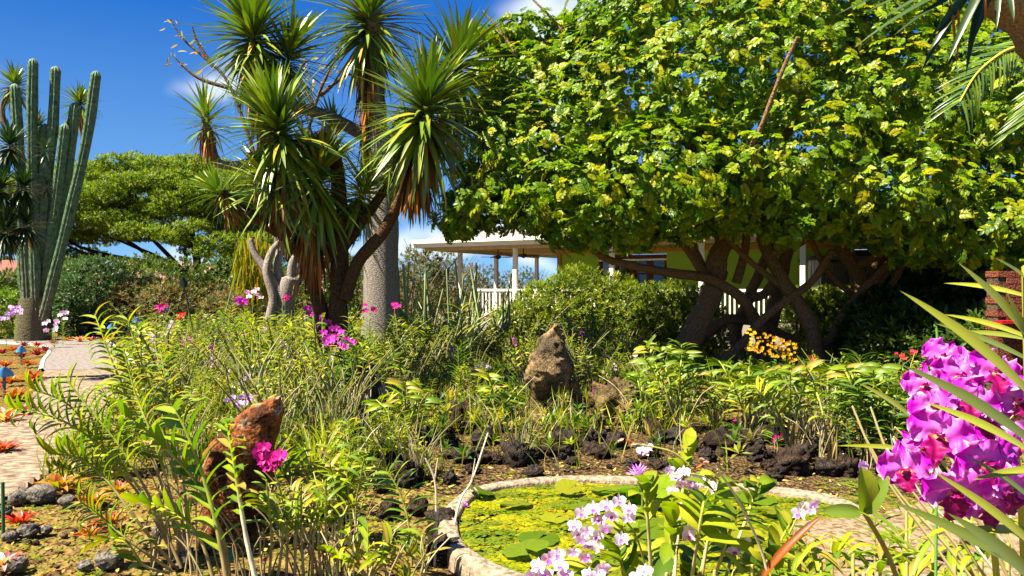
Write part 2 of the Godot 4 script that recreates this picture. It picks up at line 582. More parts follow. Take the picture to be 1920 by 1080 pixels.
	bx.call("lintel", Vector3(5.2, 2.5, -3.19), Vector3(7.6, 2.56, -3.16), white, M.paint)
	bx.call("back_wall", Vector3(3.9, 0.62, -12.2), Vector3(24, 2.99, -12.0), green, M.paint)
	bx.call("end_wall", Vector3(23.8, 0.62, -12.0), Vector3(24.0, 2.99, -3.36), green, M.paint)
	bx.call("room_floor", Vector3(3.9, 0.4, -12.0), Vector3(23.8, 0.625, -8.21), lin("5d4631"), M.wood)
	# ceiling fans
	for fx in [[1.2, -3.2], [2.6, -2.6]]:
		var fan := thing("ceiling_fan", "dark ceiling fan under the wooden verandah ceiling", "fan", h.transform * Vector3(fx[0], 2.99, fx[1]), yaw, "verandah ceiling fans")
		var dk := lin("2a211c")
		var mb := MB.new()
		mb.tube([Vector3(0, 0, 0), Vector3(0, -0.22, 0)], [0.02, 0.02], 6, [dk, dk])
		part("rod", mb.mesh(M.metal), fan)
		mb = MB.new()
		mb.tube([Vector3(0, -0.2, 0), Vector3(0, -0.22, 0), Vector3(0, -0.3, 0), Vector3(0, -0.34, 0)], [0.05, 0.11, 0.11, 0.03], 12, [dk, dk, dk, dk])
		part("motor", mb.mesh(M.metal), fan)
		for i in 5:
			mb = MB.new()
			mb.box(Vector3(0.1, -0.27, -0.06), Vector3(0.62, -0.255, 0.06), dk, Transform3D(Basis(Vector3.UP, TAU * i / 5), Vector3.ZERO))
			part("blade", mb.mesh(M.wood), fan)
	# grey weathered shed and red brick pier to the right
	var s2 := thing("timber_shed", "weathered grey timber shed with white corner board behind the trunks", "shed", at(1560, 540, 21.5) * Vector3(1, 0, 1), deg_to_rad(-12))
	var sb := func(called, a, b, col2, m, parent = s2):
		var mb := MB.new()
		mb.box(a, b, col2)
		return part(called, mb.mesh(m), parent)
	for i in 22:
		sb.call("board", Vector3(-0.3 + 0.16 * i, -0.05, -0.02), Vector3(-0.155 + 0.16 * i, 2.3, 0.0 + R(0, 0.012)), jit(lin("6b5d52"), 0.15), M.wood)
	sb.call("side_wall", Vector3(-0.32, -0.05, -2.5), Vector3(-0.3, 2.3, -0.02), lin("77695c"), M.wood)
	sb.call("back_panel", Vector3(-0.3, -0.05, -2.52), Vector3(3.2, 2.3, -2.5), lin("77695c"), M.wood)
	for i in 4:
		sb.call("corner_board", Vector3(-0.62 + 0.09 * i, -0.05, 0.03 - 0.02 * i), Vector3(-0.55 + 0.09 * i, 2.35, 0.09 - 0.02 * i), lin("d9d5ce"), M.paint)
	sb.call("roof", Vector3(-0.6, 2.36, -2.8), Vector3(3.5, 2.46, 0.3), lin("55504c"), M.paint)
	var pier := thing("brick_pier", "red brick garden pier with a red ledge beyond the strap leaves", "pier", at(1915, 560, 9.0) * Vector3(1, 0, 1), 0.1)
	var rows := 24
	for r in rows:
		for k in 3:
			var mb := MB.new()
			var x0 := -0.18 + 0.225 * k - (0.11 if r % 2 else 0.0)
			mb.box(Vector3(x0, 0.075 * r, -0.2), Vector3(x0 + 0.215, 0.075 * r + 0.068, 0.0 + R(0, 0.006)), jit(lin("8a5040"), 0.2), Transform3D())
			part("brick", mb.mesh(M.rock), pier)
	var core := MB.new()
	core.box(Vector3(-0.28, -0.05, -0.19), Vector3(0.46, 1.79, -0.008), lin("9a8f84"))
	part("mortar_core", core.mesh(M.concrete), pier)
	core = MB.new()
	core.box(Vector3(-0.34, 1.2, 0.01), Vector3(0.5, 1.235, 0.14), lin("a01820"))
	part("ledge", core.mesh(M.paint), pier)

# ------------------------------------------------------------------ foliage tools
func sprig(leaves: int, ll: float, lw: float, profile: int, cols: Array, m: Material, spread := 0.9, segs := 3, twig := true) -> Array:
	# a twig along -Z with a whorl of leaves; returns [mesh, leaf transforms]
	var b := MB.new()
	var xfs := []
	if twig:
		b.tube([Vector3(0, 0, 0.25), Vector3(0, 0, -0.1)], [0.012, 0.005], 4, [lin("5a4630"), lin("6a6a30")])
	for i in leaves:
		var a := i * 2.4 + R(-0.3, 0.3)
		var t := float(i) / leaves
		var el := lerpf(0.15, spread, t)
		var dir := Vector3(cos(a) * sin(el * 1.5), sin(a) * sin(el * 1.5), -cos(el * 1.5))
		var up := Vector3(-cos(a) * 0.6, -sin(a) * 0.6, -1.0)
		var o := Vector3(0, 0, -0.1 + 0.22 * t)
		var c: Color = jit(pick(cols), 0.18)
		b.blade(o, dir, up, ll * R(0.75, 1.1), lw * R(0.85, 1.1), R(0.2, 0.7), 0.25, segs, c * 1.15, c, c * 0.95, profile)
		xfs.append([o, dir, up])
	return [b.mesh(m), xfs]

# a flat leafy spray: leaves in two ranks along a twig that runs along -Z, facing +Y
func leafy_spray(n: int, ll: float, lw: float, cols: Array, m: Material) -> Array:
	var b := MB.new()
	var xfs := []
	b.tube([Vector3(0, 0, 0.5), Vector3(0.04, 0.05, -0.4), Vector3(0, 0, -1.3)], [0.02, 0.014, 0.006], 4, [lin("5a4630"), lin("6a5a30"), lin("7a7a30")])
	for i in n:
		var t := float(i) / (n - 1)
		var o := Vector3(0, 0.03, lerpf(0.3, -1.3, t))
		var sd := (1.0 if i % 2 else -1.0) * (1.0 if i < n - 1 else 0.1)
		var dir := Vector3(sd * 0.85, R(-0.25, 0.35), -0.65)
		var up := Vector3(sd * R(-0.3, 0.2), 1, R(-0.4, 0.2))
		var c: Color = jit(pick(cols), 0.15)
		b.blade(o, dir, up, ll * R(0.8, 1.1), lw * R(0.9, 1.1), R(0.1, 0.6), 0.22, 3, c * 1.1, c, c, 2)
		xfs.append([o, dir, up])
	return [b.mesh(m), xfs]

# random points in the outer shell of ellipsoids [[centre, radii], ...]; gives [point, outward]
func shell(ell: Array, n: int, inner := 0.72, gap := 0.0, gf := 1.0, flat := 1.0) -> Array:
	var out := []
	var w := []
	var tot := 0.0
	for e in ell:
		var a: float = e[1].x * e[1].y + e[1].y * e[1].z + e[1].x * e[1].z
		tot += a
		w.append(tot)
	var guard := 0
	while out.size() < n and guard < n * 8:
		guard += 1
		var q := rng.randf() * tot
		var k := 0
		while w[k] < q: k += 1
		var d := rdir()
		var r := pow(R(pow(inner, 3), 1.0), 1.0 / 3.0)
		var e = ell[k]
		var p: Vector3 = e[0] + d * e[1] * r
		var hidden := false
		for j in len(ell):
			if j != k and (((p - ell[j][0]) / ell[j][1]) as Vector3).length_squared() < 0.45: hidden = true; break
		if hidden: continue
		if gap > -1.0 and noise.get_noise_3dv(p * Vector3(1, flat, 1) * 22.0 * gf) < -0.45 + gap: continue
		if p.y < 0.03: continue
		out.append([p, (d / e[1]).normalized()])
	return out

func foliage(o: Node3D, ell: Array, n: int, sm: Mesh, smin: float, smax: float, tint: Array, upness := 0.35, inner := 0.72, gap := 0.0, gf := 1.0) -> Array:
	var xfs := []
	var cols := []
	for q in shell(ell, n, inner, gap, gf):
		var dir: Vector3 = (q[1] + Vector3.UP * upness + rdir() * 0.55).normalized()
		var s := R(smin, smax)
		var x := aim(dir, q[0], s, s, rdir())
		xfs.append(x)
		cols.append(jit(pick(tint), 0.22))
	many("foliage", sm, xfs, cols, o)
	return xfs

func bush(called: String, label: String, where: Vector3, ell: Array, n: int, sm: Mesh, smin: float, smax: float, tint: Array, group := "", stemcol := "5d4a35", inner := 0.72, cat := "bush") -> Node3D:
	var o := thing(called, label, cat, where, 0.0, group)
	var e2 := []
	for e in ell: e2.append([e[0], e[1]])
	foliage(o, e2, n, sm, smin, smax, tint, 0.35, inner, 0.0)
	for i in mini(4, len(ell) + 1):
		var c: Vector3 = ell[i % len(ell)][0]
		var b := MB.new()
		var foot := Vector3(R(-0.12, 0.12), -0.06, R(-0.12, 0.12))
		var p := spline([foot, foot.lerp(c, 0.5) + Vector3(R(-0.15, 0.15), 0, R(-0.15, 0.15)), c + Vector3(0, ell[i % len(ell)][1].y * 0.4, 0)], 3)
		var k := len(p)
		b.tube(p, lerps([0.05, 0.015], k), 6, lerps([lin(stemcol), lin(stemcol)], k))
		part("stem", b.mesh(M.bark), o)
	return o

# ------------------------------------------------------------------ far vegetation
func make_far() -> void:
	var fine: Mesh = sprig(10, 0.55, 0.2, 0, [Color(0.9, 0.9, 0.9), Color(1, 1, 1)], M.leaf, 0.95, 2, false)[0]
	M.fine = fine
	# monkeypod: a broad umbrella of flat pads on dark limbs
	var T := at(372, 540, 56) * Vector3(1, 0, 1)
	var o := thing("monkeypod_tree", "broad umbrella-crowned tree with layered yellow-green canopy behind the cactus", "tree", T)
	var pads := []
	var r2 := RandomNumberGenerator.new()
	r2.seed = 4
	for i in 330:
		var px := r2.randf_range(-15.5, 10.5)
		var pz := r2.randf_range(-7.0, 7.0)
		var rr := Vector2((px + 2.5) / 13.0, pz / 8.0).length()
		if rr > 1.0: continue
		var top := 5.2 + 5.4 * sqrt(maxf(0.0, 1.0 - rr * rr))
		var y := top - pow(r2.randf(), 1.5) * 4.2
		pads.append([Vector3(px, y, pz), Vector3(r2.randf_range(1.0, 2.0), r2.randf_range(0.35, 0.6), r2.randf_range(1.0, 2.0))])
	foliage(o, pads, 60000, fine, 0.27, 0.46, [Color(0.19, 0.26, 0.01), Color(0.25, 0.3, 0.01), Color(0.11, 0.17, 0.01)], 0.45, 0.2, -1.0)
	var dark := lin("3b3027")
	var tb := MB.new()
	tb.tube(spline([Vector3(0, -0.1, 0), Vector3(0.1, 1.2, 0), Vector3(-0.3, 2.3, 0)], 4), lerps([0.6, 0.45], 9), 9, lerps([dark, dark], 9))
	part("trunk", tb.mesh(M.bark), o)
	for i in 17:
		var p: Vector3 = pads[(i * 7) % len(pads)][0]
		var bb := MB.new()
		var m1 := Vector3(p.x * 0.3 + R(-0.6, 0.6), 2.8 + R(0, 1.2), p.z * 0.35)
		var m2 := Vector3(p.x * 0.7, lerpf(m1.y, p.y, 0.5) + R(-0.8, 0.3), p.z * 0.7)
		var s := spline([Vector3(-0.2, 1.9 + R(-0.3, 0.4), 0), m1, m2, p], 4)
		bb.tube(s, lerps([0.2, 0.13, 0.05], len(s)), 6, lerps([dark, dark], len(s)))
		part("branch", bb.mesh(M.bark), o)
	# round dark bush beside the cactus
	bush("round_bush", "dense rounded dark green bush beside the tall cactus", at(182, 620, 26) * Vector3(1, 0, 1), [[Vector3(0, 1.3, 0), Vector3(1.25, 1.35, 1.1)], [Vector3(-0.5, 0.7, 0.2), Vector3(0.8, 0.8, 0.8)], [Vector3(0.6, 0.7, 0.2), Vector3(0.8, 0.8, 0.8)]], 2600, fine, 0.16, 0.3, [Color(0.035, 0.085, 0.02), Color(0.05, 0.11, 0.03), Color(0.09, 0.14, 0.07)])
	# croton hedge with brown and yellow leaves
	for q in [[275, 600, 25.0, 1.9, 1.3], [330, 600, 24.5, 1.7, 1.25], [390, 600, 25.5, 1.75, 1.4], [440, 600, 24.0, 1.5, 1.1], [480, 600, 23.0, 1.5, 1.0]]:
		bush("croton_shrub", "brown and yellow leaved shrub in the row behind the torches", at(q[0], q[1], q[2]) * Vector3(1, 0, 1), [[Vector3(0, q[3] * 0.5, 0), Vector3(q[4], q[3] * 0.55, 1.0)]], 900, fine, 0.14, 0.26, [Color(0.16, 0.12, 0.04), Color(0.2, 0.17, 0.05), Color(0.09, 0.12, 0.02), Color(0.2, 0.1, 0.06)], "shrubs behind the torches")
	# bright bush behind cactus, at the left edge
	bush("lime_shrub", "bright lime green shrub at the foot of the cactus", at(15, 610, 25) * Vector3(1, 0, 1), [[Vector3(0, 0.7, 0), Vector3(1.0, 0.85, 0.8)]], 800, fine, 0.16, 0.3, [Color(0.16, 0.24, 0.012), Color(0.12, 0.2, 0.01)])
	# low understorey below the umbrella tree, screening the horizon
	var k := 0
	for q in [[-30, 40.0, 2.2], [40, 42.0, 2.4], [100, 44.0, 3.2], [160, 42.0, 3.0], [215, 40.0, 2.9], [270, 42.0, 3.2], [330, 40.0, 2.9], [420, 42.0, 3.1], [500, 40.0, 2.8], [570, 38.0, 2.6], [640, 40.0, 3.0], [690, 38, 2.6]]:
		bush("understorey_tree", "green shrubby tree in the belt below the umbrella canopy", at(q[0], 540, q[1]) * Vector3(1, 0, 1), [[Vector3(0, q[2] * 0.55, 0), Vector3(1.9, q[2] * 0.55, 1.5)]], 700, fine, 0.25, 0.45, [Color(0.07, 0.12, 0.015), Color(0.13, 0.17, 0.02), Color(0.05, 0.08, 0.012)], "shrubs below the umbrella canopy")
	# wispy grey-brown tree left of the verandah
	for q in [[775, 27.5, 2.9], [812, 32.0, 3.2], [850, 38.0, 2.9], [905, 40.0, 2.6], [980, 44, 2.6], [740, 30, 2.2]]:
		var w := bush("wispy_tree", "wispy grey-green tree beside the open verandah", at(q[0], 540, q[1]) * Vector3(1, 0, 1), [[Vector3(0, q[2] * 0.62, 0), Vector3(1.3, q[2] * 0.45, 1.1)]], 520, fine, 0.16, 0.34, [Color(0.15, 0.15, 0.07), Color(0.2, 0.17, 0.1), Color(0.1, 0.13, 0.03)], "wispy trees by the verandah", "7b6c5b", 0.2, "tree")
		for i in 14:
			var b := MB.new()
			var d := Vector3(R(-1, 1), R(0.7, 1.6), R(-1, 1)).normalized()
			var s := spline([Vector3(0, 0.4, 0), d * q[2] * 0.6 + Vector3(0, 0.3, 0), d * q[2] * R(0.9, 1.1) + Vector3(R(-0.3, 0.3), 0.3, 0)], 3)
			b.tube(s, lerps([0.035, 0.008], len(s)), 4, lerps([lin("8a7b68"), lin("8a7b68")], len(s)))
			part("branch", b.mesh(M.bark), w)
	# hedge in front of the verandah
	for q in [[985, 20.5, 1.25, 0.9], [1030, 20.0, 1.75, 1.0], [1085, 19.6, 2.15, 1.05], [1140, 19.6, 1.95, 1.0], [1190, 19.2, 1.7, 0.9], [1250, 20.0, 1.75, 0.9], [1300, 19.5, 1.6, 0.8]]:
		bush("verandah_bush", "rounded yellow-green bush in front of the verandah", at(q[0], 540, q[1]) * Vector3(1, 0, 1), [[Vector3(0, q[2] * 0.5, 0), Vector3(q[3], q[2] * 0.52, 0.9)], [Vector3(0.2, q[2] * 0.35, 0.5), Vector3(q[3] * 0.8, q[2] * 0.36, 0.6)]], 1100, fine, 0.14, 0.27, [Color(0.18, 0.23, 0.012), Color(0.26, 0.29, 0.012), Color(0.1, 0.15, 0.01)], "bushes in front of the verandah")
	# clipped golden hedge seen between the trunks
	for q in [[1500, 1.55], [1545, 1.6], [1590, 1.58], [1640, 1.5]]:
		bush("clipped_hedge", "clipped golden-green hedge block seen between the dark trunks", at(q[0], 540, 20.5) * Vector3(1, 0, 1), [[Vector3(0, q[1] * 0.5, 0), Vector3(0.55, q[1] * 0.55, 0.55)], [Vector3(0, q[1] * 0.8, 0), Vector3(0.5, 0.35, 0.5)]], 900, fine, 0.12, 0.22, [Color(0.2, 0.24, 0.012), Color(0.16, 0.22, 0.01)], "clipped hedge behind the trunks")
	# dark shade plants at the right below the tree
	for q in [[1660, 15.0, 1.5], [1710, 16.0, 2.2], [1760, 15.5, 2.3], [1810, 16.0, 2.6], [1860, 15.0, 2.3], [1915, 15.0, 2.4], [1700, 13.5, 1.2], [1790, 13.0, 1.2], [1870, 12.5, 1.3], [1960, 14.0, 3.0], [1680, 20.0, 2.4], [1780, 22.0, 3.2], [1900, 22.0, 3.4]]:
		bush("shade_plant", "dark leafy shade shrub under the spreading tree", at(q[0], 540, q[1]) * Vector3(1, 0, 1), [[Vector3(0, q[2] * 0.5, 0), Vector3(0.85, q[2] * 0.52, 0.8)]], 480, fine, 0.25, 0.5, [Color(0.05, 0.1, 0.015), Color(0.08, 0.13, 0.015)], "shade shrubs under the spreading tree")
	# red-roofed cottage far left
	var c := thing("far_cottage", "low red-roofed cottage glimpsed behind the cactus", "house", at(-20, 540, 46) * Vector3(1, 0, 1))
	var mb := MB.new()
	mb.box(Vector3(-5, 0, -4), Vector3(2.6, 2.2, 0), lin("8d6a58"))
	part("wall", mb.mesh(M.paint), c)
	mb = MB.new()
	var rc := lin("7c4a40")
	var pts := [Vector3(-5.4, 2.2, 0.4), Vector3(3.0, 2.2, 0.4), Vector3(2.0, 3.3, -2.0), Vector3(-5.4, 3.3, -2.0), Vector3(3.0, 2.2, -4.4), Vector3(-5.4, 2.2, -4.4)]
	for q in [[0, 1, 2, 3], [4, 5, 3, 2]]:
		var nn: Vector3 = (pts[q[1]] - pts[q[0]]).cross(pts[q[2]] - pts[q[0]]).normalized()
		if nn.y < 0: nn = -nn
		mb.quad(mb.vert(pts[q[0]], nn, rc), mb.vert(pts[q[1]], nn, rc), mb.vert(pts[q[2]], nn, rc), mb.vert(pts[q[3]], nn, rc))
	mb.tri(mb.vert(pts[1], Vector3.RIGHT, rc), mb.vert(pts[4], Vector3.RIGHT, rc), mb.vert(pts[2], Vector3.RIGHT, rc))
	part("roof", mb.mesh(M.paint), c)

# ------------------------------------------------------------------ the spreading tree
func make_big_tree() -> void:
	var root := at(1400, 540, 15.5) * Vector3(1, 0, 1)
	var o := thing("spreading_tree", "wide glossy-leaved tree on several twisting dark trunks", "tree", root)
	var bark := lin("947456")
	var limb := func(called, list, r0, r1):
		var w := []
		for a in pp(list): w.append(a - root)
		var s := spline(w, 5)
		var b := MB.new()
		b.tube(s, lerps([r0 * 0.8, (r0 + r1) * 0.38, r1 * 0.8], len(s)), 12, lerps([bark, bark], len(s)), 0, 0.35, noise)
		part(called, b.mesh(M.bark), o)
	limb.call("trunk", [[1262, 700, 15.2], [1285, 655, 15.2], [1312, 600, 15.3], [1340, 530, 15.5], [1345, 485, 15.5], [1368, 430, 15.5], [1385, 380, 15.5]], 0.34, 0.2)
	limb.call("trunk", [[1542, 715, 14.6], [1528, 650, 14.7], [1518, 605, 14.8], [1480, 545, 15.0], [1445, 485, 15.2], [1425, 430, 15.3], [1415, 370, 15.3]], 0.21, 0.13)
	limb.call("trunk", [[1560, 690, 15.6], [1590, 630, 15.5], [1612, 565, 15.5], [1605, 510, 15.5], [1580, 470, 15.4], [1560, 420, 15.4]], 0.24, 0.18)
	limb.call("trunk", [[1425, 680, 16.4], [1440, 620, 16.3], [1460, 540, 16.2], [1478, 465, 16.0], [1512, 425, 15.8], [1540, 360, 15.5]], 0.22, 0.14)
	limb.call("trunk", [[1390, 690, 16.2], [1380, 620, 16.2], [1400, 570, 16.0], [1425, 510, 15.8], [1450, 460, 15.6]], 0.17, 0.12)
	limb.call("trunk", [[1640, 680, 16.2], [1630, 600, 16.2], [1625, 540, 16.0], [1660, 470, 15.6], [1720, 420, 15.2]], 0.2, 0.12)
	limb.call("trunk", [[1700, 690, 15.4], [1690, 620, 15.4], [1668, 560, 15.3], [1690, 500, 15.1], [1740, 450, 14.8]], 0.14, 0.09)
	limb.call("trunk", [[1500, 700, 15.2], [1555, 640, 15.2], [1580, 590, 15.1], [1640, 520, 15.0], [1700, 470, 14.8]], 0.13, 0.08)
	limb.call("trunk", [[1340, 690, 15.0], [1385, 650, 15.0], [1440, 590, 14.9], [1520, 530, 14.8], [1560, 470, 14.7]], 0.12, 0.08)
	limb.call("branch", [[1470, 540, 15.1], [1430, 510, 15.0], [1385, 470, 14.9], [1350, 430, 14.8]], 0.08, 0.06)
	limb.call("branch", [[1610, 560, 15.4], [1560, 520, 15.2], [1530, 470, 15.0], [1510, 420, 14.9]], 0.08, 0.06)
	limb.call("branch", [[1690, 500, 15.0], [1640, 460, 14.8], [1600, 425, 14.6]], 0.07, 0.05)
	limb.call("branch", [[1430, 640, 15.6], [1415, 600, 15.5], [1390, 560, 15.3], [1335, 525, 15.2], [1250, 510, 14.8], [1180, 497, 14.4], [1130, 482, 14.2], [1090, 450, 14.0]], 0.17, 0.06)
	limb.call("branch", [[1325, 520, 15.4], [1290, 470, 15.1], [1262, 435, 15.0], [1230, 400, 14.8]], 0.11, 0.06)
	limb.call("branch", [[1322, 510, 15.6], [1305, 470, 15.6], [1288, 420, 15.4]], 0.1, 0.07)
	limb.call("branch", [[1318, 515, 15.2], [1293, 480, 14.9], [1270, 440, 14.8]], 0.06, 0.04)
	limb.call("branch", [[1380, 530, 15.4], [1395, 480, 15.4], [1402, 425, 15.3]], 0.12, 0.09)
	limb.call("branch", [[1320, 630, 15.8], [1360, 600, 15.9], [1420, 605, 15.9], [1490, 640, 15.8]], 0.15, 0.11)
	limb.call("branch", [[1440, 480, 15.2], [1490, 455, 15.0], [1520, 430, 14.8]], 0.12, 0.08)
	limb.call("branch", [[1605, 500, 15.4], [1680, 465, 15.0], [1760, 440, 14.6], [1830, 415, 14.2]], 0.12, 0.05)
	limb.call("branch", [[1640, 540, 15.3], [1680, 490, 15.1], [1720, 440, 15.0]], 0.08, 0.05)
	limb.call("branch", [[1400, 560, 15.8], [1440, 545, 15.7], [1480, 470, 15.5], [1530, 440, 15.3]], 0.12, 0.09)
	limb.call("branch", [[1540, 440, 15.3], [1500, 420, 15.0], [1470, 400, 14.8]], 0.09, 0.06)
	limb.call("branch", [[1240, 420, 15.0], [1140, 425, 14.4], [1040, 440, 14.0], [980, 420, 13.8]], 0.08, 0.03)
	# bare pale boughs seen inside the crown
	limb.call("branch", [[1400, 290, 12.6], [1430, 230, 12.4], [1460, 150, 12.2], [1495, 70, 12.0]], 0.05, 0.035)
	limb.call("branch", [[1040, 330, 14.0], [1010, 200, 14.4], [960, 90, 14.8], [905, 20, 15.0]], 0.06, 0.02)
	limb.call("branch", [[1180, 200, 14.6], [1100, 110, 14.8], [1040, 40, 15.0], [990, -10, 15.2]], 0.06, 0.02)
	limb.call("branch", [[1385, 380, 15.5], [1300, 280, 15.2], [1200, 200, 15.0]], 0.16, 0.06)
	limb.call("branch", [[1415, 370, 15.3], [1480, 240, 15.2], [1560, 120, 15.0]], 0.16, 0.06)
	var cols := [Color(0.1, 0.18, 0.01), Color(0.17, 0.23, 0.01), Color(0.26, 0.28, 0.01), Color(0.06, 0.13, 0.012)]
	var sp := leafy_spray(11, 0.95, 0.45, [Color(0.8, 0.88, 0.9), Color(1, 1, 1), Color(1.2, 1.12, 1)], M.glossy_leaf)
	var ell := []
	for e in [[1400, 190, 15.8, 4.3, 2.75, 3.6], [1180, 240, 15.2, 2.9, 1.9, 2.3], [1010, 290, 14.8, 1.75, 1.25, 1.6], [1040, 160, 15.4, 1.7, 0.9, 1.3], [1640, 240, 14.6, 2.9, 2.1, 2.8], [1850, 260, 14.0, 2.5, 2.1, 2.2], [1300, 60, 15.2, 2.6, 1.6, 2.2], [1560, 60, 15.0, 2.8, 1.7, 2.4], [1800, 90, 15.0, 2.6, 1.9, 2.2], [1500, 300, 13.6, 2.0, 1.25, 1.6], [1260, 330, 13.6, 1.8, 1.05, 1.5], [1090, 360, 13.6, 1.35, 0.75, 1.2], [1700, 350, 13.2, 1.8, 1.0, 1.5], [1880, 420, 12.6, 1.3, 0.9, 1.2], [930, 370, 14.4, 0.95, 0.65, 0.9], [960, 230, 15.2, 0.9, 0.8, 0.9], [960, 120, 15.4, 0.75, 0.35, 0.6], [1090, 60, 15.4, 0.8, 0.4, 0.6], [870, 400, 14.6, 0.5, 0.4, 0.5], [1180, 90, 15.0, 1.0, 0.7, 0.9], [1120, 412, 13.6, 1.0, 0.42, 0.9], [1230, 405, 13.6, 0.9, 0.4, 0.8], [1050, 405, 13.8, 0.8, 0.42, 0.8], [1420, 395, 13.6, 1.0, 0.4, 0.8], [1560, 400, 13.4, 1.0, 0.45, 0.9], [1680, 410, 13.2, 1.0, 0.5, 0.9], [1800, 440, 13.0, 1.0, 0.5, 0.9], [1320, 392, 13.6, 0.8, 0.35, 0.8], [905, 160, 15.2, 0.6, 0.3, 0.5], [1000, 55, 15.4, 0.8, 0.32, 0.6], [925, 70, 15.4, 0.5, 0.22, 0.5], [1085, 438, 13.5, 0.7, 0.3, 0.6], [1175, 430, 13.4, 0.6, 0.38, 0.6], [1285, 425, 13.4, 0.45, 0.25, 0.5], [1490, 425, 13.2, 0.5, 0.3, 0.5], [1730, 455, 12.9, 0.6, 0.35, 0.6], [850, 420, 14.6, 0.4, 0.3, 0.4]]:
		ell.append([at(e[0], e[1], e[2]) - root, Vector3(e[3], e[4], e[5])])
	var tint := [Color(0.17, 0.26, 0.004), Color(0.23, 0.31, 0.004), Color(0.3, 0.33, 0.003), Color(0.36, 0.33, 0.003), Color(0.1, 0.18, 0.006), Color(0.2, 0.29, 0.004)]
	var xfs := []
	var cs := []
	for q in shell(ell, 24000, 0.55, 0.24, 0.8, 1.9):
		var face: Vector3 = (q[1] + Vector3(0, 0.55, 0) + rdir() * 0.55).normalized()
		var dir: Vector3 = (q[1] * 0.5 + Vector3(0, -0.1, 0) + rdir() * 0.8)
		dir = (dir - face * dir.dot(face) * 0.8).normalized()
		var s := R(0.075, 0.13)
		xfs.append(aim(dir, q[0], s, s, face))
		cs.append(jit(pick(tint), 0.2))
	# leaves nearest the camera are single leaves, the rest one mass
	var order := range(xfs.size())
	var key := func(i):
		var p: Vector3 = xfs[i].origin + root
		var sx := 960 + p.x / -p.z * F
		var sy := 540 - (p.y - EYE) / -p.z * F
		return -p.z + (100.0 if sx < 820 or sx > 1910 or sy < 5 or sy > 520 else 0.0)
	var keyed := []
	for i in order: keyed.append([key.call(i), i])
	keyed.sort()
	var near := {}
	for i in 27: near[keyed[i * 3][1]] = true
	var lm := []
	for i in 6:
		var b := MB.new()
		var c: Color = jit(cols[i % 4], 0.25)
		b.blade(Vector3.ZERO, Vector3.FORWARD, Vector3.UP, 1.0, 1.0, R(0.2, 0.7), 0.11, 3, c * 1.15, c, c, 2)
		lm.append(b.mesh(M.glossy_leaf))
	var rest := []
	var rc := []
	for i in order:
		if near.has(i):
			for l in sp[1]:
				var x: Transform3D = xfs[i]
				part("leaf", pick(lm), o, x * aim(l[1], l[0], R(0.8, 1.0), R(0.4, 0.48), l[2]))
		else:
			rest.append(xfs[i]); rc.append(cs[i])
	many("foliage", sp[0], rest, rc, o)

# ------------------------------------------------------------------ yuccas
func sword_set(cols: Array, m: Material, droops: Array) -> Array:
	var out := []
	for dr in droops:
		for c in cols:
			var b := MB.new()
			b.blade(Vector3.ZERO, Vector3.FORWARD, Vector3.UP, 1.0, 1.0, dr, 0.02, 5, c * 1.2, c, c * 0.8, 3)
			out.append(b.mesh(m))
	return out

# leaf transforms of one rosette: [transform, age 0..1]
func rosette(c: Vector3, axis: Vector3, n: int, L: float, W: float, most := 2.35) -> Array:
	var out := []
	axis = axis.normalized()
	var e1 := axis.cross(Vector3(0.3, 0.1, 1)).normalized()
	var e2 := axis.cross(e1)
	for i in n:
		var t := (i + 0.5) / n
		var th := lerpf(0.05, most, pow(t, 0.85)) + R(-0.24, 0.24)
		var az := i * 2.39996 + R(-0.25, 0.25)
		var per := e1 * cos(az) + e2 * sin(az)
		var dir := axis * cos(th) + per * sin(th)
		dir.y -= 0.18 * t
		var up := axis * sin(th) - per * cos(th) * 0.8
		var l := L * R(0.6, 1.1) * (0.75 if t < 0.12 else 1.0)
		out.append([aim(dir, c - axis * (t * 0.55 * L) + per * 0.03, l, W * R(0.85, 1.15), up + rdir() * 0.15), t])
	return out

func dry_skirt(c: Vector3, axis: Vector3, n: int, L: float, W: float, run: float) -> Array:
	var out := []
	for i in int(n * 1.5):
		var a := rng.randf() * TAU
		var per := Vector3(cos(a), 0, sin(a))
		var dir := (Vector3.DOWN + per * R(0.05, 0.45)).normalized()
		out.append([aim(dir, c - axis * R(0, run) + per * R(0.03, 0.12), L * R(0.6, 1.1), W * R(0.6, 1.0), per), R(0, 1)])
	return out

